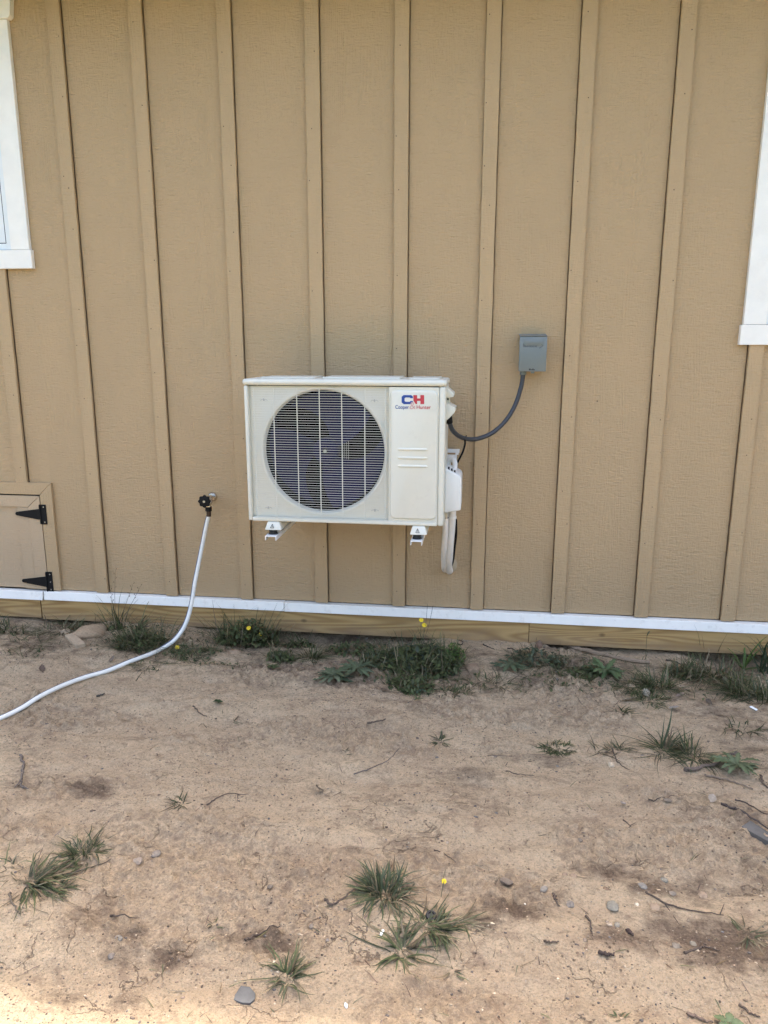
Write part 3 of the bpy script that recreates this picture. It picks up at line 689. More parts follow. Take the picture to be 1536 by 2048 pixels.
# lid
LZ = LT
mb = MB().box((A0-0.005, YF-0.004, AT+0.0008), (A1+0.004, YB-0.004, LZ+0.0))
lid = mb.build('lid', M['cabinet'], ac, smooth=True, bevel=0.012, seg=4)
MB().box((A0+0.06, YF+0.06, LZ-0.001), (A0+0.30, YB-0.05, LZ+0.006)).build('lid_rib', M['cabinet'], lid, smooth=True, bevel=0.004)
MB().box((A0+0.34, YF+0.05, LZ-0.001), (A1-0.20, YB-0.045, LZ+0.008)).build('lid_rib', M['cabinet'], lid, smooth=True, bevel=0.004)
MB().box((A1-0.16, YF+0.06, LZ-0.001), (A1-0.03, YB-0.05, LZ+0.006)).build('lid_rib', M['cabinet'], lid, smooth=True, bevel=0.004)
# grille
YG = YF-0.006
gx0 = axz(509, 900, YG)[0]; gx1 = axz(774, 900, YG)[0]; gz1 = axz(640, 777.5, YG)[1]; gz0 = axz(640, 1037, YG)[1]
vx = [axz(p, 905, YG)[0] for p in (510.5, 549.5, 595.5, 640, 684, 729.5, 770)]
g0 = MB()
for x in (vx[0], vx[-1]): g0.tube([(x, YG+0.004, gz0), (x, YG+0.004, gz1)], 0.0021, 8)
grille = g0.build('grille', M['grille'], ac, smooth=True)
base_v = MB().tube([(0, YG+0.004, gz0), (0, YG+0.004, gz1)], 0.0022, 8).mesh('vertical_wire', True); base_v.materials.append(M['grille'])
for x in vx[1:-1]:
    o = link('upright_wire', base_v, None, grille); o.location.x += x
NW = 55
wm = MB().tube([(gx0-0.004, YG+0.014, 0), (gx0-0.003, YG+0.004, 0), (gx0, YG, 0), (gx1, YG, 0), (gx1+0.003, YG+0.004, 0), (gx1+0.004, YG+0.014, 0)], 0.00088, 6).mesh('cross_wire', True); wm.materials.append(M['grille'])
for k in range(NW):
    o = link('cross_wire', wm, None, grille); o.location.z += gz0+(gz1-gz0)*k/(NW-1)
for px, py in ((528, 799), (749, 801), (537, 1015), (750, 1020)):   # wire clips
    x, z = axz(px, py, YG-0.002); c = MB()
    c.tube([(x-0.016, YG-0.001, z-0.004), (x-0.008, YG-0.004, z+0.002), (x, YG-0.005, z-0.003), (x+0.008, YG-0.004, z+0.002), (x+0.016, YG-0.001, z-0.004)], 0.0011, 6)
    c.tube([(x, YG-0.005, z-0.006), (x, YG-0.005, z+0.005)], 0.0026, 8); c.build('wire_clip', M['screw'], grille, smooth=True)
# fan
fan_y = yP+0.055; fan = MB(); fan.disc_y((fcx, fcz), 0.056, fan_y-0.02, fan_y+0.05, 36)
fan = fan.build('fan', M['blade'], ac, smooth=True, bevel=0.006)
for b0 in (20, 140, 260):
    vs = []; fs = []; nr, na = 8, 14
    for side in (0, 1):
        for i_ in range(nr+1):
            r_ = 0.052+(FR*0.965-0.052)*i_/nr
            a0 = b0+18*(i_/nr)**1.3; span = 62+34*(i_/nr)
            for j in range(na+1):
                a = math.radians(a0+span*j/na); yy = fan_y-0.028+0.075*j/na+0.012*math.sin(math.pi*j/na)+0.004*side
                vs.append((fcx+r_*math.cos(a), yy, fcz+r_*math.sin(a)))
    W = na+1; K = (nr+1)*W
    for i_ in range(nr):
        for j in range(na):
            q = i_*W+j; fs += [(q, q+1, q+W+1, q+W), (K+q, K+q+W, K+q+W+1, K+q+1)]
    MB().add(vs, fs).build('blade', M['blade'], fan, smooth=True)
hub = axz(645, 909, fan_y); MB().disc_y((fcx, fcz), 0.007, fan_y-0.034, fan_y-0.0205, 8).build('shaft_nut', M['screw'], fan)
MB().disc_y((fcx, fcz), 0.013, fan_y-0.0235, fan_y-0.0203, 20).build('washer', M['coil'], fan)
mo_ = MB()
for dx in (0.055, 0.064, 0.073, 0.082): mo_.box((fcx+dx, fan_y+0.10, AB+0.03), (fcx+dx+0.002, fan_y+0.102, AT-0.02))
mo_.build('motor_bracket', M['screw'], ac)
MB().box((A0+0.005, fan_y+0.115, AB+0.007), (gr+0.001, fan_y+0.12, AT-0.004)).build('rear_screen', M['inside'], ac)
# handle cover on the right side: two wedge shaped cheeks and a recess between them
yH0, yH1 = -0.40, -0.25
def side_poly(pts, y): return [(max(at(a, b_, y).x, A1-0.002) if a > 894.5 else A1-0.002, at(a, b_, y).z) for a, b_ in pts]
hc = MB().prism(side_poly([(893, 775), (893, 796), (907, 794), (907.5, 788)], yH0), yH0, yH1).build('handle_cover', M['cabinet'], ac, smooth=True, bevel=0.003)
MB().prism(side_poly([(893, 806), (893, 843), (899, 836), (909.5, 825), (911, 816)], yH0), yH0, yH1).build('handle_cheek', M['cabinet'], hc, smooth=True, bevel=0.003)
zc = at(897, 800, yH0).z; MB().box((A1-0.001, yH0+0.05, zc-0.022), (A1+0.010, yH1-0.001, zc+0.02)).build('handle_recess', M['cabinet'], hc)
MB().disc_y((A1+0.004, zc), 0.004, yH0+0.046, yH0+0.051, 10).build('screw', M['brass'], hc)
# valve cover
yV0, yV1 = -0.375, -0.20
cv = MB(); ptl = [(893, 937), (893, 1027), (921.5, 1021), (923, 957), (919, 951)]
vc_ = cv.prism(side_poly(ptl, yV0), yV0, yV1).build('valve_cover', M['plastic'], ac, smooth=True, bevel=0.007, seg=3)
for px, py in ((897, 942), (903, 945.5), (909, 949)):
    p = at(px, py, yV0); MB().box((p.x-0.004, yV0+0.02, p.z-0.004), (p.x+0.004, yV0+0.024, p.z+0.0155)).build('vent_slot', M['gasket'], vc_)
# mounting feet
def foot(px, pz):
    p = at(px, pz, YF-0.01); f = MB(); w0, w1 = 0.027, 0.038; zt = AB-0.0008; zb = zt-0.036; y0, y1 = YF-0.012, YB
    f.add([(p.x-w1, y0-0.004, zb), (p.x+w1, y0-0.004, zb), (p.x+w1, y1, zb), (p.x-w1, y1, zb), (p.x-w0, y0+0.010, zt), (p.x+w0, y0+0.010, zt), (p.x+w0, y1, zt), (p.x-w0, y1, zt)],
          [(0,3,2,1),(4,5,6,7),(0,1,5,4),(1,2,6,5),(2,3,7,6),(3,0,4,7)])
    o = f.build('foot', M['cabinet'], ac, smooth=True, bevel=0.004)
    # folded notch mark on the foot
    t = MB(); 
    for dx0, dz0, dx1, dz1 in ((-.008, -.026, 0, -.010), (.008, -.026, 0, -.010), (-.008, -.026, .008, -.026), (0, -.021, 0, -.017)):
        yy = lambda dz: y0+0.010-0.014*(-dz/0.036)-0.0016
        t.tube([(p.x+dx0-.004, yy(dz0), zt+dz0), (p.x+dx1-.004, yy(dz1), zt+dz1)], 0.0010, 5)
    t.build('warning_mark', M['gasket'], o)
    return p.x, zb
feet = [foot(546, 1046), foot(837, 1057)]
for px, py in ((555, 1038), (792, 1045.5)):
    x, z = axz(px, py); MB().disc_y((x, z), 0.0055, YF-0.0016, YF-0.0002, 14).build('screw', M['cabinet'], ac)

# wall bracket under the unit
br = empty('wall_bracket', ((feet[0][0]+feet[1][0])/2, 0, feet[0][1]), 'white steel bracket carrying the air conditioner on two arms', 'bracket')
for fx, fz in feet:
    x = fx-0.008
    a = MB(); w = 0.0255; zt = fz-0.024; y0, y1 = YF-0.030, -0.005; t = 0.0035
    a.box((x-w, y0, zt-t), (x+w, y1, zt)); a.box((x-w, y0, zt-0.020), (x-w+t, y1, zt-t-0.0002)); a.box((x+w-t, y0, zt-0.020), (x+w, y1, zt-t-0.0002))
    arm = a.build('arm', M['bracket'], br, bevel=0.0006)
    MB().box((x-w, -0.0045, zt-0.03), (x+w, -0.0005, zt+0.36)).build('upright', M['bracket'], br, bevel=0.0006)
    for yy in (YF+0.016, YB-0.06):
        pad = MB(); c = [(math.cos(2*math.pi*k/20), math.sin(2*math.pi*k/20)) for k in range(20)]
        vs = [(x+0.021*u, yy+0.021*v, zt+0.0004) for u, v in c]+[(x+0.017*u, yy+0.017*v, zt+0.012) for u, v in c]+[(x+0.021*u, yy+0.021*v, fz-0.0003) for u, v in c]
        fs = [(q*20+k, q*20+(k+1) % 20, (q+1)*20+(k+1) % 20, (q+1)*20+k) for q in (0, 1) for k in range(20)]+[tuple(range(19, -1, -1)), tuple(40+k for k in range(20))]
        pad.add(vs, fs).build('rubber_pad', M['rubber'], br, smooth=True)
r0 = at(919, 900, -0.02); r1 = at(893, 921, -0.02); xr = r0.x; zt, zb = r0.z, r1.z
s0, s1 = at(894, 905.5, -0.02).x, at(911, 905.5, -0.02).x; sz1, sz0 = at(900, 905.3, -0.02).z, at(900, 909.2, -0.02).z
rl = MB(); yy0, yy1 = -0.020, -0.0165
rl.box((A0+0.05, yy0, sz1), (xr, yy1, zt)); rl.box((A0+0.05, yy0, zb), (xr-0.012, yy1, sz0)); rl.box((A0+0.05, yy0, sz0), (s0-0.01, yy1, sz1)); rl.box((s1, yy0, sz0), (xr-0.004, yy1, sz1))
rl.box((A0+0.05, yy0, zt), (xr, -0.0046, zt+0.003))
rl.build('rail', M['bracket'], br)

# ------------------------------------------------------------------ disconnect box and conduit
yb0 = -0.086
q = [at(1040, 669, yb0), at(1096, 669, yb0), at(1091, 743, yb0), at(1036.8, 743, yb0)]
bx0, bx1 = (q[0].x+q[3].x)/2, (q[1].x+q[2].x)/2; bz1, bz0 = q[0].z, q[3].z
bx = empty('disconnect_box', ((bx0+bx1)/2, PY, bz0), 'small grey metal electrical disconnect box screwed to the siding', 'electrical box')
MB().box((bx0+0.004, yb0+0.012, bz0+0.004), (bx1-0.004, PY-0.0005, bz1-0.006)).build('enclosure', M['boxgrey'], bx, bevel=0.002)
cv = MB().box((bx0, yb0, bz0), (bx1, yb0+0.011, bz1-0.010)).build('cover', M['boxgrey'], bx, smooth=True, bevel=0.003)
MB().add([(bx0, yb0-0.000, bz1-0.0095), (bx1, yb0-0.000, bz1-0.0095), (bx1, PY-0.001, bz1+0.002), (bx0, PY-0.001, bz1+0.002), (bx0, yb0-0.002, bz1-0.006), (bx1, yb0-0.002, bz1-0.006), (bx1, PY-0.001, bz1+0.005), (bx0, PY-0.001, bz1+0.005)],
         [(0,3,2,1),(4,5,6,7),(0,1,5,4),(1,2,6,5),(2,3,7,6),(3,0,4,7)]).build('rain_hood', M['boxgrey'], bx, smooth=True, bevel=0.0015)
bw = bx1-bx0
bu = MB(); vs = []; fs = []; nn = 14; mm = 6      # pressed swelling above the raised maker's mark
for i_ in range(nn+1):
    for j in range(mm+1):
        u, v = i_/nn, j/mm
        vs.append((bx0+bw*(0.14+0.74*u), yb0-0.0045*math.sin(math.pi*u)**0.6*math.sin(math.pi*min(1, v*1.05))-0.0002, bz1-0.052+0.038*v-0.010*(1-v)*0))
for i_ in range(nn):
    for j in range(mm): a = i_*(mm+1)+j; fs.append((a, a+1, a+mm+2, a+mm+1))
bu.add(vs, fs).build('pressed_swelling', M['boxgrey'], cv, smooth=True)
text_obj('raised_mark', 'homeline', bx0+bw*0.14, bz1-0.056, bw*0.50, M['conduit'], cv, yb0-0.0009, 0.004, 0.016)
ch = MB(); cxx, czz = bx0+bw*0.72, bz1-0.050
ch.tube([(cxx, yb0-0.0006, czz+0.011), (cxx+0.017, yb0-0.0006, czz), (cxx, yb0-0.0006, czz-0.011)], 0.0011, 6); ch.build('raised_mark', M['conduit'], cv)
lt = MB()
for dx, w in ((0.38, .06), (.45, .04), (.50, .05), (.56, .03)): lt.box((bx0+bw*dx, yb0-0.0006, bz0+0.006), (bx0+bw*(dx+w), yb0-0.0001, bz0+0.0105+0.003*(w > .045)))
lt.build('print_mark', M['gasket'], cv)
MB().box((bx0+bw*0.46, yb0+0.003, bz0-0.008), (bx0+bw*0.58, yb0+0.008, bz0-0.0003)).build('latch_tab', M['boxgrey'], bx)
cx = at(1046, 748, -0.045)
fit = MB().tube([(cx.x, -0.045, bz0+0.003), (cx.x, -0.045, bz0-0.016)], 0.0155, 16).build('fitting', M['boxgrey'], bx, smooth=True)
cpts = [at(898, 836, -0.33), at(899.5, 846, -0.32), at(905, 860, -0.29), at(918, 872, -0.24), at(935, 878, -0.19), at(957, 877, -0.14), at(984, 866, -0.10), at(1009, 844, -0.075), at(1029, 813, -0.055), at(1041, 778, -0.047), at(1046, 752, -0.045)]
cpts.append(Vector((cx.x, -0.045, bz0-0.002)))
cdp = spline(cpts, 10)
cdt = empty('electrical_conduit', cpts[5], 'dark grey flexible conduit curving from the air conditioner to the disconnect box', 'conduit')
MB().tube(cdp, 0.0105, 14).build('tube', M['conduit'], cdt, smooth=True)
MB().tube([cdp[0]+Vector((-0.004, 0, 0.012)), cdp[0], cdp[5], cdp[9]], 0.0145, 14).build('connector', M['black'], cdt, smooth=True)
tie = empty('cable_tie', at(931, 877, -0.2), 'black cable tie round the conduit with a long hanging tail', 'cable tie')
c0 = at(931, 876.5, -0.20)
MB().tube([c0+Vector((0.006*math.cos(a)*0.6, 0.0128*math.sin(a), 0.0128*math.cos(a))) for a in [2*math.pi*k/20 for k in range(21)]], 0.0022, 6).build('loop', M['black'], tie, smooth=True)
MB().box((c0.x-0.006, c0.y-0.019, c0.z-0.014), (c0.x+0.003, c0.y-0.011, c0.z-0.004)).build('lock', M['black'], tie)
MB().tube(spline([c0+Vector((-0.002, -0.012, -0.01)), at(930, 888, -0.21), at(926, 903, -0.21), at(920, 915, -0.20), at(915, 925, -0.19)], 6), 0.0046, 6).build('tail', M['black'], tie, smooth=True)

# refrigerant lines
ln = empty('refrigerant_lines', at(898, 1135, 0), 'white insulated refrigerant pipes running from the unit into the wall', 'pipes')
def pipe(pts, r, name, mat, n=8, wob=0.0):
    p = spline(pts, n); L = len(p)
    return MB().tube(p, r, 14, rfun=(lambda t: r*(1+wob*float(vnoise(t*14, r*1000, 9))))).build(name, mat, ln, smooth=True)
pipe([at(897, 930, -0.20), at(899, 921, -0.20), at(906, 919, -0.21), at(910, 926, -0.23), at(909, 940, -0.25), at(907, 952, -0.26)], 0.0115, 'upper_bend', M['foam'])
pipe([at(905, 1015, -0.26), at(904, 1036, -0.26), at(902, 1062, -0.24), at(900, 1090, -0.21), at(898, 1115, -0.16), at(897, 1132, -0.10), at(898.5, 1141, -0.04), at(899, 1141, 0.03)], 0.0185, 'insulated_pipe', M['foam'], wob=0.06)
pipe([at(891, 1022, -0.27), at(891, 1045, -0.28), at(890.5, 1062, -0.27), at(888.5, 1090, -0.23), at(887.5, 1115, -0.17), at(888, 1132, -0.11), at(889, 1139, -0.05), at(892, 1140, 0.03)], 0.0135, 'insulated_pipe', M['foam'], wob=0.05)
pipe([at(911, 1040, -0.16), at(911, 1070, -0.10), at(908, 1095, -0.07), at(906, 1115, -0.05), at(903, 1128, -0.02), at(902, 1130, 0.03)], 0.0085, 'control_cable', M['black'])
MB().tube([at(904.5, 1032, -0.26), at(904.3, 1037, -0.26)], 0.0198, 14, caps=False).build('tape_wrap', M['plastic'], ln, smooth=True)
MB().tube([at(891, 1036, -0.283), at(891, 1034, -0.283)], 0.0148, 14, caps=False).build('black_band', M['black'], ln, smooth=True)
MB().box((A1-0.004, -0.30, at(892, 1036, -0.29).z), (A1+0.010, -0.285, at(892, 1026, -0.29).z)).build('clip', M['screw'], ln)
sc_ = at(898, 1131, 0.0); se = MB(); vs = [(sc_.x, PY-0.016, sc_.z)]; nn = 26
for q_, (rr, yy) in enumerate(((0.6, PY-0.013), (0.9, PY-0.006), (1.15, PY-0.0006))):
    for k in range(nn):
        a = 2*math.pi*k/nn; r_ = rr*(1+0.14*float(vnoise(math.cos(a)*2, math.sin(a)*2, 12)))
        vs.append((sc_.x+0.002+0.030*r_*math.cos(a), yy, sc_.z-0.002+0.040*r_*math.sin(a)))
fs = [(0, 1+k, 1+(k+1) % nn) for k in range(nn)]+[(1+q_*nn+k, 1+q_*nn+(k+1) % nn, 1+(q_+1)*nn+(k+1) % nn, 1+(q_+1)*nn+k) for q_ in (0, 1) for k in range(nn)]
se.add(vs, fs).build('sealant_collar', M['sealant'], ln, smooth=True)

# ------------------------------------------------------------------ outdoor tap and hose
fl = at(424, 994, 0.01)
tap = empty('outdoor_tap', fl, 'nickel wall tap with black lobed hand wheel above the white hose', 'tap')
def ringdisc(c, y0, y1, r0, r1):
    b_ = MB(); n_ = 24; vs = []
    for yy, rr in ((y0, r0), (y1, r1)):
        vs += [(c.x+rr*math.cos(2*math.pi*k/n_), yy, c.z+rr*math.sin(2*math.pi*k/n_)) for k in range(n_)]
    fs = [(k, (k+1) % n_, n_+(k+1) % n_, n_+k) for k in range(n_)]+[tuple(range(n_)), tuple(range(2*n_-1, n_-1, -1))]
    return b_.add(vs, fs)
ringdisc(fl, PY-0.012, PY-0.0005, 0.018, 0.026).build('flange', M['chrome'], tap, smooth=True, bevel=0.001)
outlet = at(417, 1008, -0.075); wc = at(409.5, 1002.5, -0.115)
MB().tube(spline([Vector((fl.x, PY-0.01, fl.z)), Vector((fl.x-0.003, -0.03, fl.z+0.001)), Vector((outlet.x+0.006, -0.06, fl.z-0.006)), outlet, Vector((outlet.x, outlet.y-0.002, outlet.z-0.018))], 6), 0.0125, 14).build('body', M['chrome'], tap, smooth=True)
MB().tube([Vector((fl.x-0.004, -0.045, fl.z)), Vector((wc.x+0.004, -0.09, wc.z+0.004)), Vector((wc.x, wc.y, wc.z))], 0.0085, 12).build('stem', M['chrome'], tap, smooth=True)
wh = MB(); poly = []
for k in range(64):
    a = 2*math.pi*k/64; r_ = 0.0300+0.0028*math.cos(8*a); poly.append((wc.x+r_*math.cos(a), wc.z+r_*math.sin(a)))
wh.prism(poly, wc.y-0.010, wc.y+0.004)
wheel = wh.build('hand_wheel', M['black'], tap, smooth=True, bevel=0.002)
MB().disc_y((wc.x, wc.z), 0.006, wc.y-0.0135, wc.y-0.0102, 14).build('wheel_screw', M['screw'], wheel)
co = Vector((outlet.x, outlet.y-0.002, outlet.z))
MB().tube([co+Vector((0, 0, -0.014)), co+Vector((0, 0, -0.016)), co+Vector((0, 0, -0.034)), co+Vector((0, 0, -0.036))], 0.0165, 14).build('outlet_ring', M['black'], tap, smooth=True)
hose = empty('garden_hose', gp(300, 1318), 'white garden hose hanging from the tap and trailing left over the soil', 'hose')
MB().tube([co+Vector((0, 0, -0.0365)), co+Vector((-0.0005, 0, -0.064))], 0.0115, 14).build('coupling', M['brass'], hose, smooth=True)
hp = [co+Vector((-0.0005, 0, -0.060)), at(413, 1050, -0.085), at(406, 1085, -0.10), at(398, 1125, -0.13), at(390, 1165, -0.165), at(384.5, 1200, -0.195), at(377, 1232, -0.225), at(366, 1258, -0.255), at(348, 1281, -0.295)]
for px, py in ((325, 1301), (300, 1314.5), (262, 1329.5), (215, 1344), (170, 1357), (125, 1375), (80, 1394.5), (40, 1413), (-5, 1432), (-60, 1458), (-130, 1490)):
    p = ground_at(px, py, -0.178); hp.append(Vector((p.x, p.y, float(gh(p.x, p.y, False))+0.014)))
hsp = spline(hp, 10); hsp = [Vector((p.x, p.y, max(p.z, float(gh(p.x, p.y, False))+0.008))) for p in hsp]
MB().tube(hsp, 0.0098, 14).build('tube', M['hose'], hose, smooth=True)
st = []
for k, p in enumerate(hsp):
    t = (hsp[min(k+1, len(hsp)-1)]-hsp[max(k-1, 0)]).normalized(); view = (CAM-p).normalized()
    s_ = t.cross(Vector((0.2, -0.6, 0.75)) if k > 90 else Vector((0, -1, 0.1))).normalized()
    st.append(p + s_*(-0.0092 if s_.x > 0 else 0.0092) + Vector((0, -0.0015, 0.0012)))
MB().tube(st, 0.0034, 6).build('stripe', M['stripe'], hose, smooth=True)

# ------------------------------------------------------------------ vegetation builders
def set_tint(me_, cols):
    a = me_.color_attributes.new('tint', 'FLOAT_COLOR', 'POINT')
    arr = np.ones((len(me_.vertices), 4), np.float32); arr[:, :3] = np.array(cols, np.float32); a.data.foreach_set('color', arr.ravel())
GREEN = [(0.070, 0.098, 0.032), (0.095, 0.126, 0.042), (0.048, 0.070, 0.026), (0.140, 0.155, 0.060), (0.072, 0.090, 0.037)]
BLUEG = [(0.068, 0.096, 0.048), (0.088, 0.116, 0.060), (0.048, 0.070, 0.036), (0.118, 0.140, 0.080)]
BRIGHT = [(0.10, 0.20, 0.03), (0.125, 0.23, 0.04), (0.08, 0.16, 0.03)]
STRAW = [(0.30, 0.23, 0.13), (0.22, 0.165, 0.09), (0.36, 0.29, 0.18), (0.16, 0.11, 0.065)]
class Blades:
    def __init__(s): s.v = []; s.f = []; s.c = []
    def ribbon(s, pts, wfun, col, side=None, fold=0.0):
        n0 = len(s.v); L = len(pts)
        for i_, p in enumerate(pts):
            t = (pts[min(i_+1, L-1)]-pts[max(i_-1, 0)])
            sd_ = t.cross(Vector((0, 0, 1))) if side is None else side
            if sd_.length < 1e-6: sd_ = Vector((1, 0, 0))
            sd_ = sd_.normalized(); w = wfun(i_/(L-1))
            up = sd_.cross(t).normalized()*(-1)
            s.v += [p-sd_*w+up*w*fold, p, p+sd_*w+up*w*fold]
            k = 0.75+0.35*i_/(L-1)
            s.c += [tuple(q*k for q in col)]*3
        for i_ in range(L-1):
            a = n0+i_*3; s.f += [(a, a+1, a+4, a+3), (a+1, a+2, a+5, a+4)]
    def blade(s, rnd, x, y, az, elev, length, width, droop, col, seg=6):
        z = H(x, y)-0.002; p = Vector((x, y, z)); pts = [p.copy()]; e = elev; st_ = length/seg
        for k in range(seg):
            d = Vector((math.cos(az)*math.cos(e), math.sin(az)*math.cos(e), math.sin(e))); p = p+d*st_
            gz = H(p.x, p.y)+0.002
            if p.z < gz: p.z = gz; e = 0.05
            pts.append(p.copy()); e -= droop/seg*(0.5+k/seg); az += rnd.uniform(-.22, .22)
        s.ribbon(pts, lambda t: width*(1-t**2.2)*(0.75+0.5*min(1, t*3))*0.5+0.0002, col, fold=0.35)
    def mesh(s, name):
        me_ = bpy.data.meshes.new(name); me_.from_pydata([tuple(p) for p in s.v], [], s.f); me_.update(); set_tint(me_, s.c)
        me_.polygons.foreach_set('use_smooth', [True]*len(me_.polygons)); return me_
def tuft(px, py, label, n=40, length=0.10, rad=0.02, elev=(0.35, 1.3), droop=1.2, width=0.0032, pal=GREEN, straw=0.2, az=None, seed=None, flat=1.0, name='grass_tuft', group='grass tufts on the bare soil', parent=None):
    rnd = random.Random(seed if seed is not None else int(px*7+py*13)); c = gp(px, py); B = Blades(); length *= 0.9 if group.startswith('grass tufts') else 1.0
    lean = rnd.uniform(0, 2*math.pi); n = int(n*(0.9 if group.startswith('grass tufts') else 1.2)); straw += 0.06 if group.startswith('grass tufts') else 0.10
    for _ in range(n):
        if az is not None: a = rnd.gauss(az[0], az[1])
        else: a = rnd.uniform(0, 2*math.pi) if rnd.random() < 0.6 else rnd.gauss(lean, 0.7)
        r_ = rad*1.3*math.sqrt(rnd.random()); aa = a+rnd.gauss(0, 0.7); u = rnd.random()
        col = rnd.choice(STRAW) if rnd.random() < straw+0.02 else rnd.choice(pal); k = rnd.uniform(0.45, 1.05) if group.startswith('grass tufts') else rnd.uniform(0.6, 1.3)
        lo, hi = elev
        if u < 0.5: e = rnd.uniform(0.02, 0.35*lo+0.25); dr = 0.2; ll = length*rnd.choice((0.5, 0.7, 0.9, 1.0, 1.3))*rnd.uniform(0.8, 1.1)           # lying
        elif u < 0.85: e = rnd.uniform(lo, hi); dr = droop*rnd.uniform(0.9, 2.2); ll = length*rnd.uniform(0.35, 1.0)  # bent over
        else: e = rnd.uniform(0.6*hi, hi); dr = droop*0.4; ll = length*rnd.uniform(0.3, 0.85)                      # upright
        B.blade(rnd, c.x+r_*math.cos(a), c.y+r_*math.sin(a)*flat, aa, e, ll, width*rnd.uniform(0.7, 1.45), dr, tuple(q*k for q in col))
    for _ in range(n//3):                             # dead thatch at the foot
        a = rnd.uniform(0, 6.28); r_ = rad*1.8*rnd.random(); k = rnd.uniform(.5, 1)
        B.blade(rnd, c.x+r_*math.cos(a), c.y+r_*math.sin(a)*flat, rnd.uniform(0, 6.28), rnd.uniform(0, .3), length*rnd.uniform(.12, .4), 0.0018, 0.5, tuple(q*k for q in rnd.choice(STRAW)), seg=3)
    o = link(name, B.mesh(name), M['leaf'], parent)
    if parent is None: tag(o, label, 'grass tuft', group)
    return o
def leaf_mesh(rnd, length, width, bend, col, teeth=5, jag=0.5, name='leaf', stalk=0.15, z0=0.0, elev=0.5):
    B = Blades(); seg = teeth*3; pts = []; p = Vector((0, 0, z0)); e = elev
    for k in range(seg+1):
        pts.append(p.copy()); p = p+Vector((math.cos(e), 0, math.sin(e)))*(length/seg); e -= bend/seg
        if p.z < 0.003: p.z = 0.003; e = max(e, 0)
    def w(t):
        base = width*0.5*(math.sin(math.pi*min(1, max(0, (t-stalk*0.5)))**0.8)**0.8 if t > 0.02 else 0)
        base = width*0.5*max(0.0, math.sin(math.pi*(0.08+0.92*t)**1.15))
        if t < stalk: base *= 0.25
        return max(0.0007, base*(1-jag*((t*teeth) % 1.0)))
    side = Vector((0, 1, 0)); n0 = 0
    for i_, p in enumerate(pts):
        ww = w(i_/seg); wav = 0.12*ww*math.sin(i_*2.1)
        B.v += [p+Vector((0, -ww, 0.25*ww+wav)), p, p+Vector((0, ww, 0.25*ww-wav))]
        k = rnd.uniform(0.85, 1.1); B.c += [tuple(q*k for q in col), tuple(min(1, q*1.35+0.01) for q in col), tuple(q*k for q in col)]
    for i_ in range(seg): a = i_*3; B.f += [(a, a+1, a+4, a+3), (a+1, a+2, a+5, a+4)]
    return B.mesh(name)
def rosette(px, py, label, n=11, length=0.09, width=0.028, pal=BLUEG, jag=0.65, elev=(0.15, 0.7), seed=1, bend=0.8, cat='weed'):
    rnd = random.Random(seed); c = gp(px, py); t = empty('leafy_weed', c, label, cat, 'leafy weeds')
    for k in range(n):
        me_ = leaf_mesh(rnd, length*rnd.uniform(0.65, 1.1), width*rnd.uniform(0.8, 1.15), bend, rnd.choice(pal), 5, jag, elev=rnd.uniform(*elev))
        o = bpy.data.objects.new('leaf', me_); COL.objects.link(o); me_.materials.append(M['leaf']); o.parent = t
        o.rotation_euler = (rnd.uniform(-.15, .15), 0, 2*math.pi*k/n+rnd.uniform(-.25, .25)); o.location = (0, 0, 0.001+0.0015*k)
    return t
def small_leaves(B, rnd, c, rx, ry, hmax, n, size, pal, stems=True):
    for _ in range(n):
        a = rnd.uniform(0, 2*math.pi); r_ = math.sqrt(rnd.random()); x = c.x+rx*r_*math.cos(a); y = c.y+ry*r_*math.sin(a)
        hh = hmax*(1-0.75*r_**1.5)*rnd.random()**0.7; z = H(x, y)+0.004+hh; az = rnd.uniform(0, 2*math.pi); s_ = size*rnd.uniform(0.5, 1.2); tl = rnd.uniform(-0.7, 0.5)
        d = Vector((math.cos(az)*math.cos(tl), math.sin(az)*math.cos(tl), math.sin(tl))); p0 = Vector((x, y, z)); col = rnd.choice(pal); k = rnd.uniform(0.65, 1.3)
        pts = [p0+d*s_*t+Vector((0, 0, -0.25*s_*t*t)) for t in (0, .25, .5, .75, 1)]
        for p in pts: p.z = max(p.z, H(p.x, p.y)+0.002)
        B.ribbon(pts, lambda t: s_*0.30*math.sin(math.pi*(0.06+0.92*t))+0.0003, tuple(q*k for q in col), fold=0.3)
        if stems and rnd.random() < 0.35:
            q = Vector((c.x+(x-c.x)*0.6, c.y+(y-c.y)*0.6, H(c.x+(x-c.x)*.6, c.y+(y-c.y)*.6))); 
            B.ribbon([q, (q+p0)*0.5+Vector((0, 0, 0.01)), p0], lambda t: 0.0009, (0.07, 0.075, 0.035))
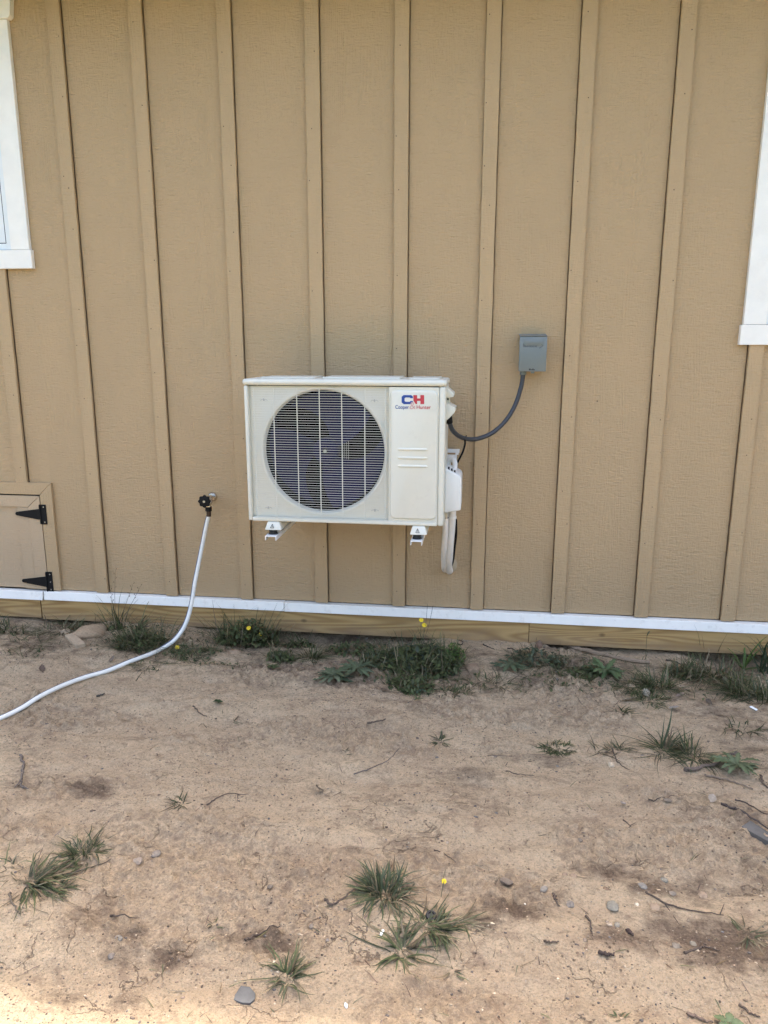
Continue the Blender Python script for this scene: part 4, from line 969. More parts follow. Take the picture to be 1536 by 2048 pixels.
def clump(px, py, rx, ry, h, label, nleaf=120, size=0.02, nblade=60, blen=0.11, pal=GREEN, bpal=GREEN, straw=0.25, seed=3, cat='weed', elev=(0.3, 1.35), width=0.003, droop=1.2):
    rnd = random.Random(seed); c = gp(px, py); t = empty('weed_clump', c, label, cat, 'weeds along the house base')
    B = Blades(); rx *= 1.12; ry *= 1.15; h *= 1.3; blen *= 1.25; nblade = int(nblade*1.4)
    if nleaf: small_leaves(B, rnd, c, rx, ry, h, int(nleaf*1.15), size*1.1, pal)
    for _ in range(nblade):
        a = rnd.uniform(0, 2*math.pi); r_ = math.sqrt(rnd.random()); col = rnd.choice(STRAW) if rnd.random() < straw else rnd.choice(bpal); k = rnd.uniform(.65, 1.25)
        B.blade(rnd, c.x+rx*r_*math.cos(a), c.y+ry*r_*math.sin(a), rnd.uniform(0, 2*math.pi), rnd.uniform(*elev), blen*rnd.uniform(.45, 1.1), width*rnd.uniform(.7, 1.2), droop*rnd.uniform(.4, 1.2), tuple(q*k for q in col))
    for _ in range(nblade//3+10):                      # dry stalks tangled through it
        a = rnd.uniform(0, 6.28); r_ = 1.1*math.sqrt(rnd.random()); k = rnd.uniform(.5, 1.0)
        B.blade(rnd, c.x+rx*r_*math.cos(a), c.y+ry*r_*math.sin(a), rnd.uniform(0, 6.28), rnd.uniform(0.02, 0.7), blen*rnd.uniform(.3, .9), 0.0017, 0.5, tuple(q*k for q in rnd.choice(STRAW)), seg=4)
    link('foliage', B.mesh('foliage'), M['leaf'], t)
    return t
def flower(parent, base, tip, r=0.011, stem=True, seed=1):
    rnd = random.Random(seed); base, tip = Vector(base), Vector(tip)
    if stem:
        B = Blades(); md = (base+tip)*0.5+Vector((rnd.uniform(-.008, .008), 0, 0.004)); pts = spline([base, md, tip], 5)
        b_ = MB().tube(pts, 0.0011, 5); me_ = b_.mesh('stem'); set_tint(me_, [(0.07, 0.085, 0.03)]*len(me_.vertices)); link('stem', me_, M['leaf'], parent)
    f = MB(); n_ = 9; nrm = Vector((rnd.uniform(-.2, .2), -0.7, 0.75)).normalized(); u = nrm.orthogonal().normalized(); v = nrm.cross(u)
    for k in range(n_):
        a = 2*math.pi*k/n_+rnd.uniform(-.1, .1); d = u*math.cos(a)+v*math.sin(a); s_ = u*math.cos(a+1.57)+v*math.sin(a+1.57)
        f.add([tip, tip+d*r*0.6-s_*r*0.36+nrm*r*0.25, tip+d*r*1.0-s_*r*0.15+nrm*r*0.15, tip+d*r*1.0+s_*r*0.15+nrm*r*0.15, tip+d*r*0.6+s_*r*0.36+nrm*r*0.25], [(0, 1, 2, 3, 4)])
    me_ = bpy.data.meshes.new('flower_head'); me_.from_pydata(f.v, [], f.f); me_.update(); link('flower_head', me_, M['petal'], parent)

def stone(name, label, px, py, wpx, hpx, col, cat='stone', group=None, angular=0.0, seed=1, flat=0.5, sink=0.35, mat='stone'):
    wpx *= 0.88; hpx *= 0.88; col = (col[0]*0.68+0.115, col[1]*0.64+0.082, col[2]*0.56+0.052)
    rnd = random.Random(seed); c = gp(px, py); rx = (gp(px+wpx/2, py)-c).length; ry = min(rx*1.2, max(0.4*rx, hpx/2/F*(CAM-c).length/0.55)); rz = min(rx, ry)*flat
    bm = bmesh.new(); bmesh.ops.create_icosphere(bm, subdivisions=2 if angular or wpx < 14 else 3, radius=1)
    for v in bm.verts:
        n_ = v.co.normalized(); k = 1+0.16*float(vnoise(n_.x*1.7+seed*3.1, n_.y*1.7+n_.z*1.3, seed))+0.05*float(vnoise(n_.x*6+seed, n_.y*6+n_.z*5, seed+5))
        if angular:
            m_ = max(abs(n_.x), abs(n_.y)*0.95, abs(n_.z)); k *= (1-angular)+angular/m_*0.8
        v.co = n_*k
    a = rnd.uniform(-.5, .5)
    for v in bm.verts:
        x, y, z = v.co; z = max(z, -0.6); x, y = x*rx, y*ry
        v.co = (c.x+x*math.cos(a)-y*math.sin(a), c.y+x*math.sin(a)+y*math.cos(a), c.z+z*rz+rz*(0.25-sink))
    me_ = bpy.data.meshes.new(name); bm.to_mesh(me_); bm.free()
    if angular == 0: me_.polygons.foreach_set('use_smooth', [True]*len(me_.polygons))
    set_tint(me_, [col]*len(me_.vertices)); return tag(link(name, me_, M[mat]), label, cat, group)
def twig(label, pts, r=0.003, col=(0.10, 0.07, 0.05), forks=(), group='twigs on the soil', name='twig', cat='twig', taper=0.6):
    P = [gp(*q) for q in pts]; P = [p+Vector((0, 0, r*0.9)) for p in P]; sp_ = spline(P, 6)
    r *= 0.85; rk = random.Random(int(pts[0][0]*3+pts[0][1]))
    sp_ = [p+Vector((rk.uniform(-1, 1), rk.uniform(-1, 1), 0))*r*0.9 for p in sp_]
    sp_ = [Vector((p.x, p.y, max(p.z, H(p.x, p.y)+r*0.5))) for p in sp_]; rn = len(sp_)
    b_ = MB(); b_.tube(sp_, r, 7, rfun=lambda t: r*(1-taper*t)*(1+0.25*float(vnoise(t*9, r*900, 3))))
    for fk in forks:
        Q = spline([gp(*q)+Vector((0, 0, r)) for q in fk], 4); b_.tube(Q, r*0.6, 6, rfun=lambda t: r*0.6*(1-0.6*t))
    me_ = b_.mesh(name, True); set_tint(me_, [col]*len(me_.vertices)); return tag(link(name, me_, M['wood']), label, cat, group)
def dead_leaf(label, px, py, size, col, seed=1, curl=0.6, az=None):
    col = tuple(q*0.8 for q in col)
    rnd = random.Random(seed); c = gp(px, py); a = rnd.uniform(0, 6.28) if az is None else az
    me_ = leaf_mesh(rnd, size, size*0.62, -curl, col, 4, 0.35, 'dead_leaf', stalk=0.1, elev=0.05)
    o = tag(link('dead_leaf', me_, M['leaf']), label, 'dead leaf', 'dead leaves on the soil'); o.location = (c.x, c.y, c.z+0.003); o.rotation_euler = (rnd.uniform(-.4, .4), 0, a); return o

# ------------------------------------------------------------------ weeds along the base, left to right
G_ = 'grass_tuft'
W_ = 'grass growing along the house base'
def wtuft(*a, **k):
    k['length'] = k.get('length', 0.10)*1.25; k['n'] = int(k.get('n', 40)*1.25); return tuft(*a, group=W_, **k)
wtuft(22, 1262, 'short dark grass under the timber at the left picture edge', n=90, length=0.09, rad=0.10, flat=0.3, straw=0.35)
wtuft(60, 1290, 'thin straggly grass on the soil below the access door', n=45, length=0.09, rad=0.09, flat=0.4, straw=0.5, elev=(0.1, 0.8))
wtuft(122, 1262, 'grass patch just left of the small pale stone', n=110, length=0.11, rad=0.09, flat=0.4, straw=0.3, elev=(0.1, 1.0))
wtuft(160, 1247, 'grass blades behind the large flat stone', n=60, length=0.10, rad=0.10, flat=0.25, straw=0.2)
t = clump(280, 1286, 0.135, 0.075, 0.05, 'sprawling dark grass clump between the flat stone and the hose', nleaf=210, size=0.022, nblade=260, blen=0.13, straw=0.32, seed=5, elev=(0.1, 1.2))
t = clump(232, 1258, 0.035, 0.03, 0.02, 'tall seeding weed against the timber right of the flat stone', nleaf=14, size=0.03, nblade=26, blen=0.20, straw=0.25, seed=8, elev=(0.9, 1.45), width=0.0035, droop=0.9)
base = gp(233, 1257)
for k, (px, py, yy) in enumerate(((231, 1140, -0.06), (221, 1180, -0.07), (266, 1168, -0.06), (281, 1172, -0.07))):
    tip = at(px, py, yy); pts = spline([base, (base+tip)*0.5+Vector((0.006*(k-1), 0, 0.01)), tip], 6)
    b_ = MB().tube(pts, 0.0011, 5, rfun=lambda q_: 0.0013-0.0006*q_)
    for j in range(5):
        q = pts[-1-j]; b_.tube([q, q+Vector(((-1)**j*0.007, 0, 0.006))], 0.0006, 4); b_.tube([q+Vector(((-1)**j*0.007, 0, 0.005)), q+Vector(((-1)**j*0.007, 0, 0.011))], 0.0018, 5)
    me_ = b_.mesh('seed_stalk'); set_tint(me_, [(0.13, 0.085, 0.05)]*len(me_.vertices)); link('seed_stalk', me_, M['leaf'], t)
wtuft(268, 1262, 'long arching grass blades leaning right below the seed stalks', n=16, length=0.22, rad=0.02, elev=(0.5, 1.1), droop=0.9, az=(0.15, 0.4), width=0.004, straw=0.1)
wtuft(300, 1330, 'low grass wisps lying just above the hose bend', n=40, length=0.07, rad=0.06, flat=0.5, straw=0.5, elev=(0.05, 0.6))
t = clump(385, 1306, 0.11, 0.055, 0.03, 'low grass patch with one yellow flower right of the hose', nleaf=40, size=0.018, nblade=110, blen=0.07, straw=0.25, seed=11, elev=(0.1, 1.0))
flower(t, gp(356, 1312), gp(355, 1303)+Vector((0, 0, 0.022)), 0.011, seed=2)
t = clump(495, 1288, 0.15, 0.085, 0.12, 'bushy weed clump with two yellow flowers left of centre', nleaf=330, size=0.026, nblade=170, blen=0.19, straw=0.18, seed=13, elev=(0.5, 1.4), pal=GREEN, droop=1.0)
b0 = gp(495, 1285)
flower(t, b0, at(497.5, 1256.5, -0.16), 0.012, seed=3); flower(t, b0, at(521.5, 1268.5, -0.16), 0.010, seed=4)
wtuft(520, 1250, 'long arching grass blades behind the bushy flowering weed', n=20, length=0.24, rad=0.03, elev=(0.6, 1.3), droop=1.5, az=(0.1, 1.0), width=0.0045, straw=0.05)
rosette(545, 1338, 'low leafy weed at the front edge of the bushy clump', n=12, length=0.055, width=0.022, pal=GREEN, seed=14)
wtuft(622, 1315, 'spiky green grass tuft alone between two weed clumps', n=75, length=0.085, rad=0.03, elev=(0.35, 1.4), droop=0.7, straw=0.12)
rosette(683, 1268, 'dark broad leaved weed pressed against the timber', n=8, length=0.05, width=0.035, pal=[(0.04, 0.05, 0.035), (0.055, 0.065, 0.045)], jag=0.15, elev=(0.4, 1.3), seed=15, bend=0.5)
t = clump(705, 1302, 0.12, 0.07, 0.045, 'scrubby green weeds beside the dark leaved weed', nleaf=170, size=0.020, nblade=40, blen=0.07, seed=16, straw=0.3)
clump(600, 1292, 0.07, 0.04, 0.03, 'small leafy weed patch left of the lone spiky tuft', nleaf=90, size=0.02, nblade=40, blen=0.08, seed=51, straw=0.3)
clump(762, 1325, 0.085, 0.09, 0.035, 'low leafy weeds joining the rosette pair to the big clump', nleaf=240, size=0.022, nblade=90, blen=0.08, seed=52, straw=0.25, pal=GREEN+BLUEG)
clump(560, 1318, 0.06, 0.05, 0.03, 'low tangled weeds right of the tan stone', nleaf=120, size=0.02, nblade=60, blen=0.08, seed=53, straw=0.3)
clump(820, 1375, 0.10, 0.055, 0.03, 'trailing weeds spreading forward from the big clump', nleaf=200, size=0.02, nblade=80, blen=0.07, seed=54, straw=0.2)
clump(1165, 1345, 0.07, 0.05, 0.02, 'flat drab weeds left beside the green jagged rosette', nleaf=120, size=0.02, nblade=60, blen=0.07, seed=55, straw=0.4, elev=(0.05, 0.6))
clump(1372, 1352, 0.08, 0.05, 0.03, 'low mixed grass and weeds between the dark tuft and the wide grass clump', nleaf=70, size=0.018, nblade=110, blen=0.09, seed=56, straw=0.35)
rosette(668, 1360, 'grey green jagged rosette weed, left one of the pair before the big clump', n=20, length=0.115, width=0.030, pal=BLUEG, jag=0.65, seed=17)
rosette(715, 1345, 'grey green jagged rosette weed, right one of the pair before the big clump', n=20, length=0.12, width=0.030, pal=BLUEG, jag=0.65, seed=18)
t = clump(840, 1330, 0.17, 0.13, 0.075, 'largest dense green weed clump with two tall yellow flowers', nleaf=680, size=0.026, nblade=300, blen=0.13, straw=0.15, seed=19, pal=GREEN+[(0.035, 0.055, 0.035)], bpal=GREEN)
b0 = gp(838, 1305)
flower(t, b0, at(842.5, 1240.5, -0.13), 0.012, seed=5); flower(t, b0+Vector((0.01, 0, 0)), at(848.5, 1250.5, -0.13), 0.0125, seed=6)
for px, py in ((855, 1208), (866, 1211)):
    tip = at(px, py, -0.12); b_ = MB().tube(spline([b0, (b0+tip)*0.5+Vector((0.01, 0, 0.005)), tip], 6), 0.0009, 5); me_ = b_.mesh('stalk'); set_tint(me_, [(0.09, 0.07, 0.05)]*len(me_.vertices)); link('stalk', me_, M['leaf'], t)
clump(908, 1322, 0.050, 0.045, 0.07, 'bright green ferny weed on the right side of the big clump', nleaf=260, size=0.013, nblade=8, blen=0.06, pal=BRIGHT, bpal=BRIGHT, straw=0, seed=20)
rosette(838, 1385, 'small blue green weed at the front foot of the big clump', n=10, length=0.05, width=0.016, pal=[(0.065, 0.10, 0.06), (0.08, 0.12, 0.07)], jag=0.5, seed=21)
rosette(835, 1400, 'tiny sprig on bare soil below the big clump', n=6, length=0.028, width=0.012, pal=GREEN, seed=22)
wtuft(890, 1385, 'low grass patch right of the small blue green weed', n=45, length=0.05, rad=0.05, flat=0.5, straw=0.35, elev=(0.1, 0.9))
wtuft(925, 1385, 'faint green moss like grass patch below the bare soil mound', n=40, length=0.035, rad=0.035, flat=0.6, straw=0.2, elev=(0.2, 1.1))
wtuft(975, 1365, 'dry wispy grass in front of the soil mound', n=60, length=0.07, rad=0.10, flat=0.4, straw=0.6, elev=(0.05, 0.6))
rosette(1020, 1337, 'flattened jagged weed right of the soil mound', n=18, length=0.10, width=0.028, pal=BLUEG, jag=0.75, seed=23, elev=(0.1, 0.4))
t = clump(1075, 1322, 0.13, 0.075, 0.04, 'matted green weeds and dry stalks in front of the timber joint', nleaf=160, size=0.024, nblade=80, blen=0.10, straw=0.4, seed=24, elev=(0.05, 0.7), pal=BLUEG)
wtuft(1118, 1340, 'thin drab grass left of the jagged green rosette', n=60, length=0.07, rad=0.08, flat=0.5, straw=0.45, elev=(0.05, 0.7))
rosette(1212, 1350, 'green jagged rosette weed in front of the right timber', n=22, length=0.12, width=0.034, pal=[(0.085, 0.13, 0.05), (0.10, 0.15, 0.06), (0.07, 0.105, 0.045)], jag=0.75, seed=25, elev=(0.2, 0.8))
b0 = gp(1293, 1345)
t = empty('seed_grass', b0, 'single upright grass stalk with a drooping seed head before the timber', 'grass stalk')
tip = at(1294, 1272, -0.22); b_ = MB().tube(spline([b0, (b0+tip)*0.5+Vector((-0.004, 0, 0)), tip, tip+Vector((0.006, 0, 0.014))], 6), 0.0011, 5)
me_ = b_.mesh('stalk'); set_tint(me_, [(0.08, 0.085, 0.04)]*len(me_.vertices)); link('stalk', me_, M['leaf'], t)
b_ = MB().tube(spline([tip, tip+Vector((0.005, 0, 0.016)), tip+Vector((0.012, 0, 0.026))], 5), 0.004, 6, rfun=lambda q_: 0.0035*math.sin(math.pi*(0.1+0.85*q_))); me_ = b_.mesh('seed_head'); set_tint(me_, [(0.11, 0.10, 0.05)]*len(me_.vertices)); link('seed_head', me_, M['leaf'], t)
wtuft(1318, 1372, 'thick dark grass tuft right of the jagged green rosette', n=130, length=0.11, rad=0.05, flat=0.6, straw=0.12, droop=0.9, elev=(0.2, 1.35))
wtuft(1275, 1375, 'grass mat between the rosette and the thick dark tuft', n=90, length=0.075, rad=0.06, flat=0.6, straw=0.25, elev=(0.1, 0.9))
wtuft(1300, 1402, 'small grass patch behind the pale maple leaf', n=60, length=0.05, rad=0.04, straw=0.15, elev=(0.1, 1.0))
wtuft(1425, 1348, 'wide grass clump under the right end of the timber', n=130, length=0.13, rad=0.09, flat=0.5, straw=0.25, elev=(0.2, 1.35), droop=1.0)
wtuft(1415, 1320, 'thin tall grass stems in front of the white band at right', n=14, length=0.24, rad=0.04, elev=(1.1, 1.5), droop=0.4, width=0.0018, straw=0.5)
wtuft(1488, 1385, 'dark bristly grass tuft behind the white scrap', n=140, length=0.11, rad=0.05, straw=0.12, elev=(0.4, 1.4), droop=0.7)
wtuft(1535, 1400, 'dark grass tuft cut by the right edge below the broad leaves', n=90, length=0.11, rad=0.05, straw=0.12, elev=(0.4, 1.4), droop=0.8)
t = empty('broad_grass', gp(1487, 1338), 'bright green broad bladed grass with an upright curved leaf', 'grass tuft')
B = Blades(); rnd = random.Random(31); c = gp(1487, 1338)
for az_, el, ln_, w_ in ((0.15, 1.35, 0.21, 0.014), (2.6, 1.1, 0.13, 0.012), (2.9, 0.9, 0.11, 0.012), (1.2, 1.2, 0.14, 0.011), (-0.2, 0.5, 0.12, 0.016), (3.6, 0.8, 0.10, 0.010), (0.6, 1.0, 0.16, 0.010)):
    B.blade(rnd, c.x, c.y, az_, el, ln_, w_, 0.9, rnd.choice([(0.10, 0.17, 0.03), (0.085, 0.145, 0.03)]), seg=9)
link('blades', B.mesh('blades'), M['leaf'], t)
t = empty('broad_grass', gp(1534, 1345), 'dark green broad bladed grass at the right picture edge', 'grass tuft')
B = Blades(); c = gp(1532, 1345)
for k in range(26): B.blade(rnd, c.x+rnd.uniform(-.03, .05), c.y+rnd.uniform(-.04, .04), rnd.uniform(0, 6.28), rnd.uniform(0.3, 1.45), rnd.uniform(0.12, 0.30), rnd.uniform(0.006, 0.011), 1.0, rnd.choice([(0.035, 0.065, 0.03), (0.05, 0.085, 0.035), (0.03, 0.05, 0.03)]), seg=8)
link('blades', B.mesh('blades'), M['leaf'], t)

# ------------------------------------------------------------------ tufts on the bare soil
tuft(1243, 1425, 'small spidery dark tuft above the big spidery tuft', n=22, length=0.085, rad=0.012, elev=(0.1, 1.3), droop=0.8)
tuft(1328, 1502, 'largest spidery tuft with one thick upright blade', n=85, length=0.16, rad=0.028, elev=(0.05, 0.9), droop=0.9, straw=0.22)
B = Blades(); c = gp(1322, 1498); rnd = random.Random(5)
for az_, el, ln_, w_ in ((0.5, 1.25, 0.17, 0.008), (2.9, 1.45, 0.15, 0.0035), (1.5, 1.4, 0.13, 0.004), (-0.9, 0.2, 0.17, 0.006), (-0.75, 0.15, 0.19, 0.006), (-0.6, 0.15, 0.15, 0.006), (-1.0, 0.15, 0.16, 0.005)):
    B.blade(rnd, c.x, c.y, az_, el, ln_, w_, 0.5, (0.045, 0.072, 0.03), seg=8)
link('long_blades', B.mesh('long_blades'), M['leaf'], [o for o in COL.objects if o.get('label') == 'largest spidery tuft with one thick upright blade'][0])
tuft(1385, 1512, 'spreading tuft with upright spears beside the thick twig', n=110, length=0.14, rad=0.032, elev=(0.1, 1.45), droop=0.7, straw=0.2)
tuft(1236, 1500, 'sparse yellowish tuft above the cream stone', n=36, length=0.075, rad=0.03, flat=0.5, elev=(0.1, 0.9), straw=0.35, pal=[(0.075, 0.10, 0.04), (0.06, 0.085, 0.035)])
tuft(1198, 1502, 'few thin blades left of the yellowish tuft', n=9, length=0.10, rad=0.01, elev=(0.5, 1.4), droop=0.8)
tuft(1115, 1498, 'compact moss like green tuft right of centre', n=170, length=0.05, rad=0.045, flat=0.7, elev=(0.1, 1.1), straw=0.08, width=0.0028)
tuft(881, 1483, 'small tuft alone on pale soil below the big weed clump', n=30, length=0.06, rad=0.012, elev=(0.1, 1.2), straw=0.15)
tuft(1482, 1458, 'sparse tuft below the white scrap', n=40, length=0.085, rad=0.05, flat=0.4, elev=(0.15, 1.1), straw=0.3)
rosette(1472, 1538, 'dandelion like rosette weed beside the end of the thick twig', n=18, length=0.10, width=0.030, pal=[(0.085, 0.115, 0.05), (0.10, 0.13, 0.065)], jag=0.75, seed=33)
tuft(362, 1608, 'small dull tuft with a forked twig on its right', n=30, length=0.06, rad=0.015, elev=(0.1, 1.1), straw=0.5)
tuft(690, 1503, 'tiny wisp of grass above the long thin twig', n=7, length=0.04, rad=0.006, straw=0.4)
tuft(465, 1446, 'tiny grass wisp on soil below the hose', n=7, length=0.05, rad=0.006, az=(0.9, 0.4), straw=0.2)
rosette(436, 1408, 'tiny round leaved green seedling below the tap', n=9, length=0.022, width=0.016, jag=0.2, pal=[(0.04, 0.07, 0.025)], seed=34, elev=(0.2, 1.0))
tuft(165, 1712, 'dense bristly tuft above the sprawling left tuft', n=130, length=0.085, rad=0.032, elev=(0.2, 1.4), straw=0.2, droop=0.6)
tuft(50, 1765, 'large sprawling tuft with pale stems at the left picture edge', n=95, length=0.16, rad=0.035, elev=(0.05, 0.8), straw=0.28, width=0.0042, az=(0.1, 0.6))
tuft(20, 1735, 'curved straw coloured blades at the left picture edge', n=12, length=0.13, rad=0.02, elev=(0.3, 1.2), straw=0.7, az=(2.2, 1.0))
tuft(108, 1778, 'small fringe of blades right of the sprawling left tuft', n=34, length=0.065, rad=0.02, elev=(0.05, 0.8), straw=0.25, az=(0.2, 0.7))
tuft(773, 1790, 'dense blue green spiky tuft, biggest in the foreground', n=260, length=0.105, rad=0.034, elev=(0.15, 1.45), droop=0.7, pal=BLUEG+GREEN[:2], straw=0.12, width=0.0036)
tuft(850, 1850, 'flattened green tuft beside the black bottle cap', n=130, length=0.095, rad=0.040, flat=0.5, elev=(0.05, 0.7), straw=0.2, az=(0.0, 1.2))
tuft(915, 1846, 'dry trailing blades stretching right of the bottle cap', n=22, length=0.11, rad=0.02, flat=0.6, elev=(0.02, 0.25), straw=0.7, az=(0.0, 0.3))
tuft(803, 1905, 'star shaped tuft below the bottle cap', n=60, length=0.12, rad=0.014, elev=(0.1, 0.9), straw=0.25, width=0.004, droop=0.9)
tuft(573, 1955, 'drooping tuft near the slate chip', n=60, length=0.105, rad=0.014, elev=(0.1, 1.25), straw=0.22, width=0.0036, droop=1.2)
tuft(1495, 1868, 'faint dry tuft on the dark soil at the right edge', n=40, length=0.07, rad=0.02, elev=(0.1, 0.9), straw=0.6)
tuft(428, 1848, 'tiny dry wisp in the left foreground', n=8, length=0.035, rad=0.008, straw=0.5)
tuft(905, 1943, 'tiny dry wisp in the right foreground', n=8, length=0.04, rad=0.008, straw=0.6)
tuft(1240, 2035, 'tiny wisp at the lower right picture edge', n=8, length=0.04, rad=0.008, straw=0.6)
rosette(1458, 2052, 'green leafy seedling cut by the bottom picture edge', n=5, length=0.042, width=0.020, jag=0.2, pal=[(0.10, 0.14, 0.06)], seed=36)
t = empty('buttercup', gp(884, 1790), 'lone yellow flower on bare soil by the spiky foreground tuft', 'flower')
flower(t, gp(882, 1795), gp(888, 1770)+Vector((0, 0, 0.012)), 0.0072, seed=9)

# ------------------------------------------------------------------ stones, chips, litter
stone('stone', 'large flat rounded sandstone by the timber at left', 181, 1269, 66, 30, (0.34, 0.25, 0.17), flat=0.62, seed=2, sink=0.1)
stone('stone', 'small pale rounded stone left of the large flat stone', 133, 1264, 18, 11, (0.40, 0.33, 0.25), seed=3, flat=0.7)
p0, p1 = gp(139, 1274), gp(163, 1295); dv = p1-p0; hl = math.hypot(dv.x, dv.y)/2
me_ = MB().box((-hl, -0.022, 0.0), (hl, 0.022, 0.020)).mesh('wood_offcut', False, 0.002); o = tag(link('wood_offcut', me_, None), 'pale wood offcut lying below the large flat stone', 'wood block')
me_.materials.append(mat_simple('weathered_offcut', (0.40, 0.30, 0.195), 0.8, var=0.15, scale=40, bmp=0.4)); o.location = (p0+p1)/2-Vector((0, 0, 0.002)); o.rotation_euler = (0.04, 0.03, math.atan2(dv.y, dv.x))
stone('stone', 'tan stone at the foot of the bushy flowering weed', 470, 1306, 32, 15, (0.30, 0.22, 0.155), seed=4, flat=0.6)
stone('stone', 'cream white squarish stone below the yellowish tuft', 1222, 1530, 17, 14, (0.50, 0.44, 0.35), seed=5, angular=0.6, flat=0.8)
stone('stone', 'brown wedge shaped stone in front of the soil mound', 945, 1338, 34, 26, (0.20, 0.145, 0.105), seed=6, angular=0.7, flat=0.8)
PG = 'grey pebbles on the soil'
for k, (px, py, w_, h_, col, lab) in enumerate([
    (622, 1852, 12, 20, (.10, .105, .11), 'blue grey flat pebble left of the biggest foreground tuft'),
    (655, 1880, 9, 12, (.15, .15, .155), 'small grey pebble below the blue grey flat pebble'),
    (223, 1911, 15, 12, (.09, .10, .115), 'dark blue chip left of the dark soil hollows'),
    (238, 1876, 11, 7, (.12, .14, .15), 'bluish flat chip above the dark blue chip'),
    (313, 1950, 9, 6, (.05, .04, .035), 'very dark pebble in the lower left'),
    (540, 1773, 8, 7, (.10, .10, .10), 'dark round pebble in the middle foreground'),
    (275, 1722, 22, 16, (.22, .20, .19), 'grey rounded pebble left of a forked twiglet'),
    (312, 1708, 14, 12, (.17, .165, .165), 'dull grey pebble right of the rounded grey pebble'),
    (183, 1622, 8, 8, (.07, .06, .06), 'dark pebble below the reddish chaff'),
    (1088, 1778, 16, 14, (.17, .185, .19), 'blue grey pebble at the upper left of the stony hump'),
    (1140, 1808, 20, 16, (.13, .14, .15), 'dark grey pebble on the stony hump'),
    (1226, 1812, 26, 18, (.15, .175, .17), 'greenish grey flat stone on top of the stony hump'),
    (1285, 1772, 17, 15, (.12, .145, .165), 'blue slate pebble upper right of the stony hump'),
    (1328, 1760, 15, 10, (.14, .165, .16), 'green grey pebble right of the blue slate pebble'),
    (1345, 1787, 13, 8, (.13, .13, .13), 'dark flat pebble below the green grey pebble'),
    (1234, 1850, 14, 9, (.15, .165, .16), 'small greenish pebble low on the stony hump'),
    (1215, 1845, 10, 9, (.17, .16, .15), 'small tan grey pebble low on the stony hump'),
    (1352, 1892, 16, 10, (.12, .125, .12), 'dark pebble on the damp soil, left of its pair'),
    (1386, 1888, 17, 14, (.13, .145, .14), 'grey green pebble on the damp soil, right of its pair'),
    (1274, 1809, 11, 9, (.55, .50, .42), 'cream pebble between the stony hump and the twig'),
    (1310, 1815, 24, 16, (.24, .19, .15), 'brown lumpy clod right of the cream pebble'),
    (1130, 1750, 14, 9, (.20, .15, .115), 'brown clod above the stony hump, left'),
    (1147, 1752, 16, 10, (.22, .165, .125), 'brown clod above the stony hump, right'),
    (1405, 1790, 22, 16, (.24, .185, .145), 'crumbly clod on the dark soil at right'),
    (1170, 1880, 10, 8, (.11, .10, .095), 'dark pebble at the lower edge of the stony hump'),
    (1212, 1778, 13, 7, (.13, .085, .06), 'rust brown pebble at the top of the stony hump'),
    (1059, 1762, 10, 7, (.16, .12, .09), 'brown pebble left of the dark soil patch'),
    (1012, 1762, 11, 9, (.10, .09, .085), 'dark pebble between the lone flower and the clods'),
    (1160, 1680, 8, 6, (.08, .08, .085), 'small dark pebble on pale soil in the right half'),
    (1115, 1532, 8, 6, (.16, .18, .19), 'blue grey pebble below the compact moss like tuft'),
    (1430, 1778, 7, 7, (.08, .08, .08), 'black pebble right of the crumbly clod'),
    (1335, 1600, 8, 7, (.12, .11, .10), 'small dark pebble below the big spidery tuft'),
    (805, 1870, 14, 12, (.20, .165, .14), 'brown grey pebble between the foreground tufts'),
    (918, 1838, 26, 9, (.30, .235, .16), 'tan elongated pebble right of the bottle cap'),
    (1050, 1808, 5, 4, (.75, .73, .68), 'tiny white pebble on the dark soil streak'),
    (700, 1300, 9, 6, (.42, .36, .30), 'pale pebble among the scrubby weeds'),
    (738, 1278, 20, 9, (.48, .45, .40), 'whitish stone under the timber near the centre')]):
    stone('pebble', lab, px, py, w_, h_, col, 'pebble', PG, seed=40+k, flat=0.5, angular=0.35 if k % 3 == 0 else 0.0)
# flat slate chip with an angular outline
def chip(label, corners, th, mat, name='slate_chip', cat='slate'):
    P = [gp(*q) for q in corners]; zz = sum(p.z for p in P)/len(P)+0.002; b_ = MB(); n_ = len(P)
    vs = [(p.x, p.y, zz-th*2) for p in P]+[(p.x, p.y, zz+th*(0.35+0.3*(k % 2))) for k, p in enumerate(P)]
    b_.add(vs, [tuple(range(n_-1, -1, -1)), tuple(range(n_, 2*n_))]+[(k, (k+1) % n_, n_+(k+1) % n_, n_+k) for k in range(n_)])
    return tag(b_.build(name, mat, None, bevel=0.0015), label, cat)
chip('dark grey angular slate chip at the bottom left of centre', [(467, 2000), (470, 1990), (482, 1975), (500, 1978), (511, 1990), (510, 2002), (500, 2010), (485, 2009)], 0.006, M['slate'])
chip('dark grey flat board piece lying at the right picture edge', [(1482, 1652), (1500, 1648), (1560, 1678), (1560, 1708)], 0.012, M['shingle'], 'board_piece', 'board')
c = gp(1507, 1418); me_ = MB().box((-0.016, -0.006, 0), (0.016, 0.006, 0.004)).mesh('white_scrap', False, 0.002); me_.materials.append(M['paper'])
o = tag(link('white_scrap', me_, None), 'bright white scrap on the soil at the right', 'scrap'); o.location = c+Vector((0, 0, 0.002)); o.rotation_euler = (0.1, 0.1, -0.9)
c = gp(764, 1868); me_ = MB().box((-0.003, -0.009, 0), (0.003, 0.009, 0.003)).mesh('white_chip', False, 0.001); me_.materials.append(M['paper'])
o = tag(link('white_chip', me_, None), 'small white sliver between the foreground tufts', 'scrap'); o.location = c+Vector((0, 0, 0.003)); o.rotation_euler = (0.1, 0.1, -0.3)
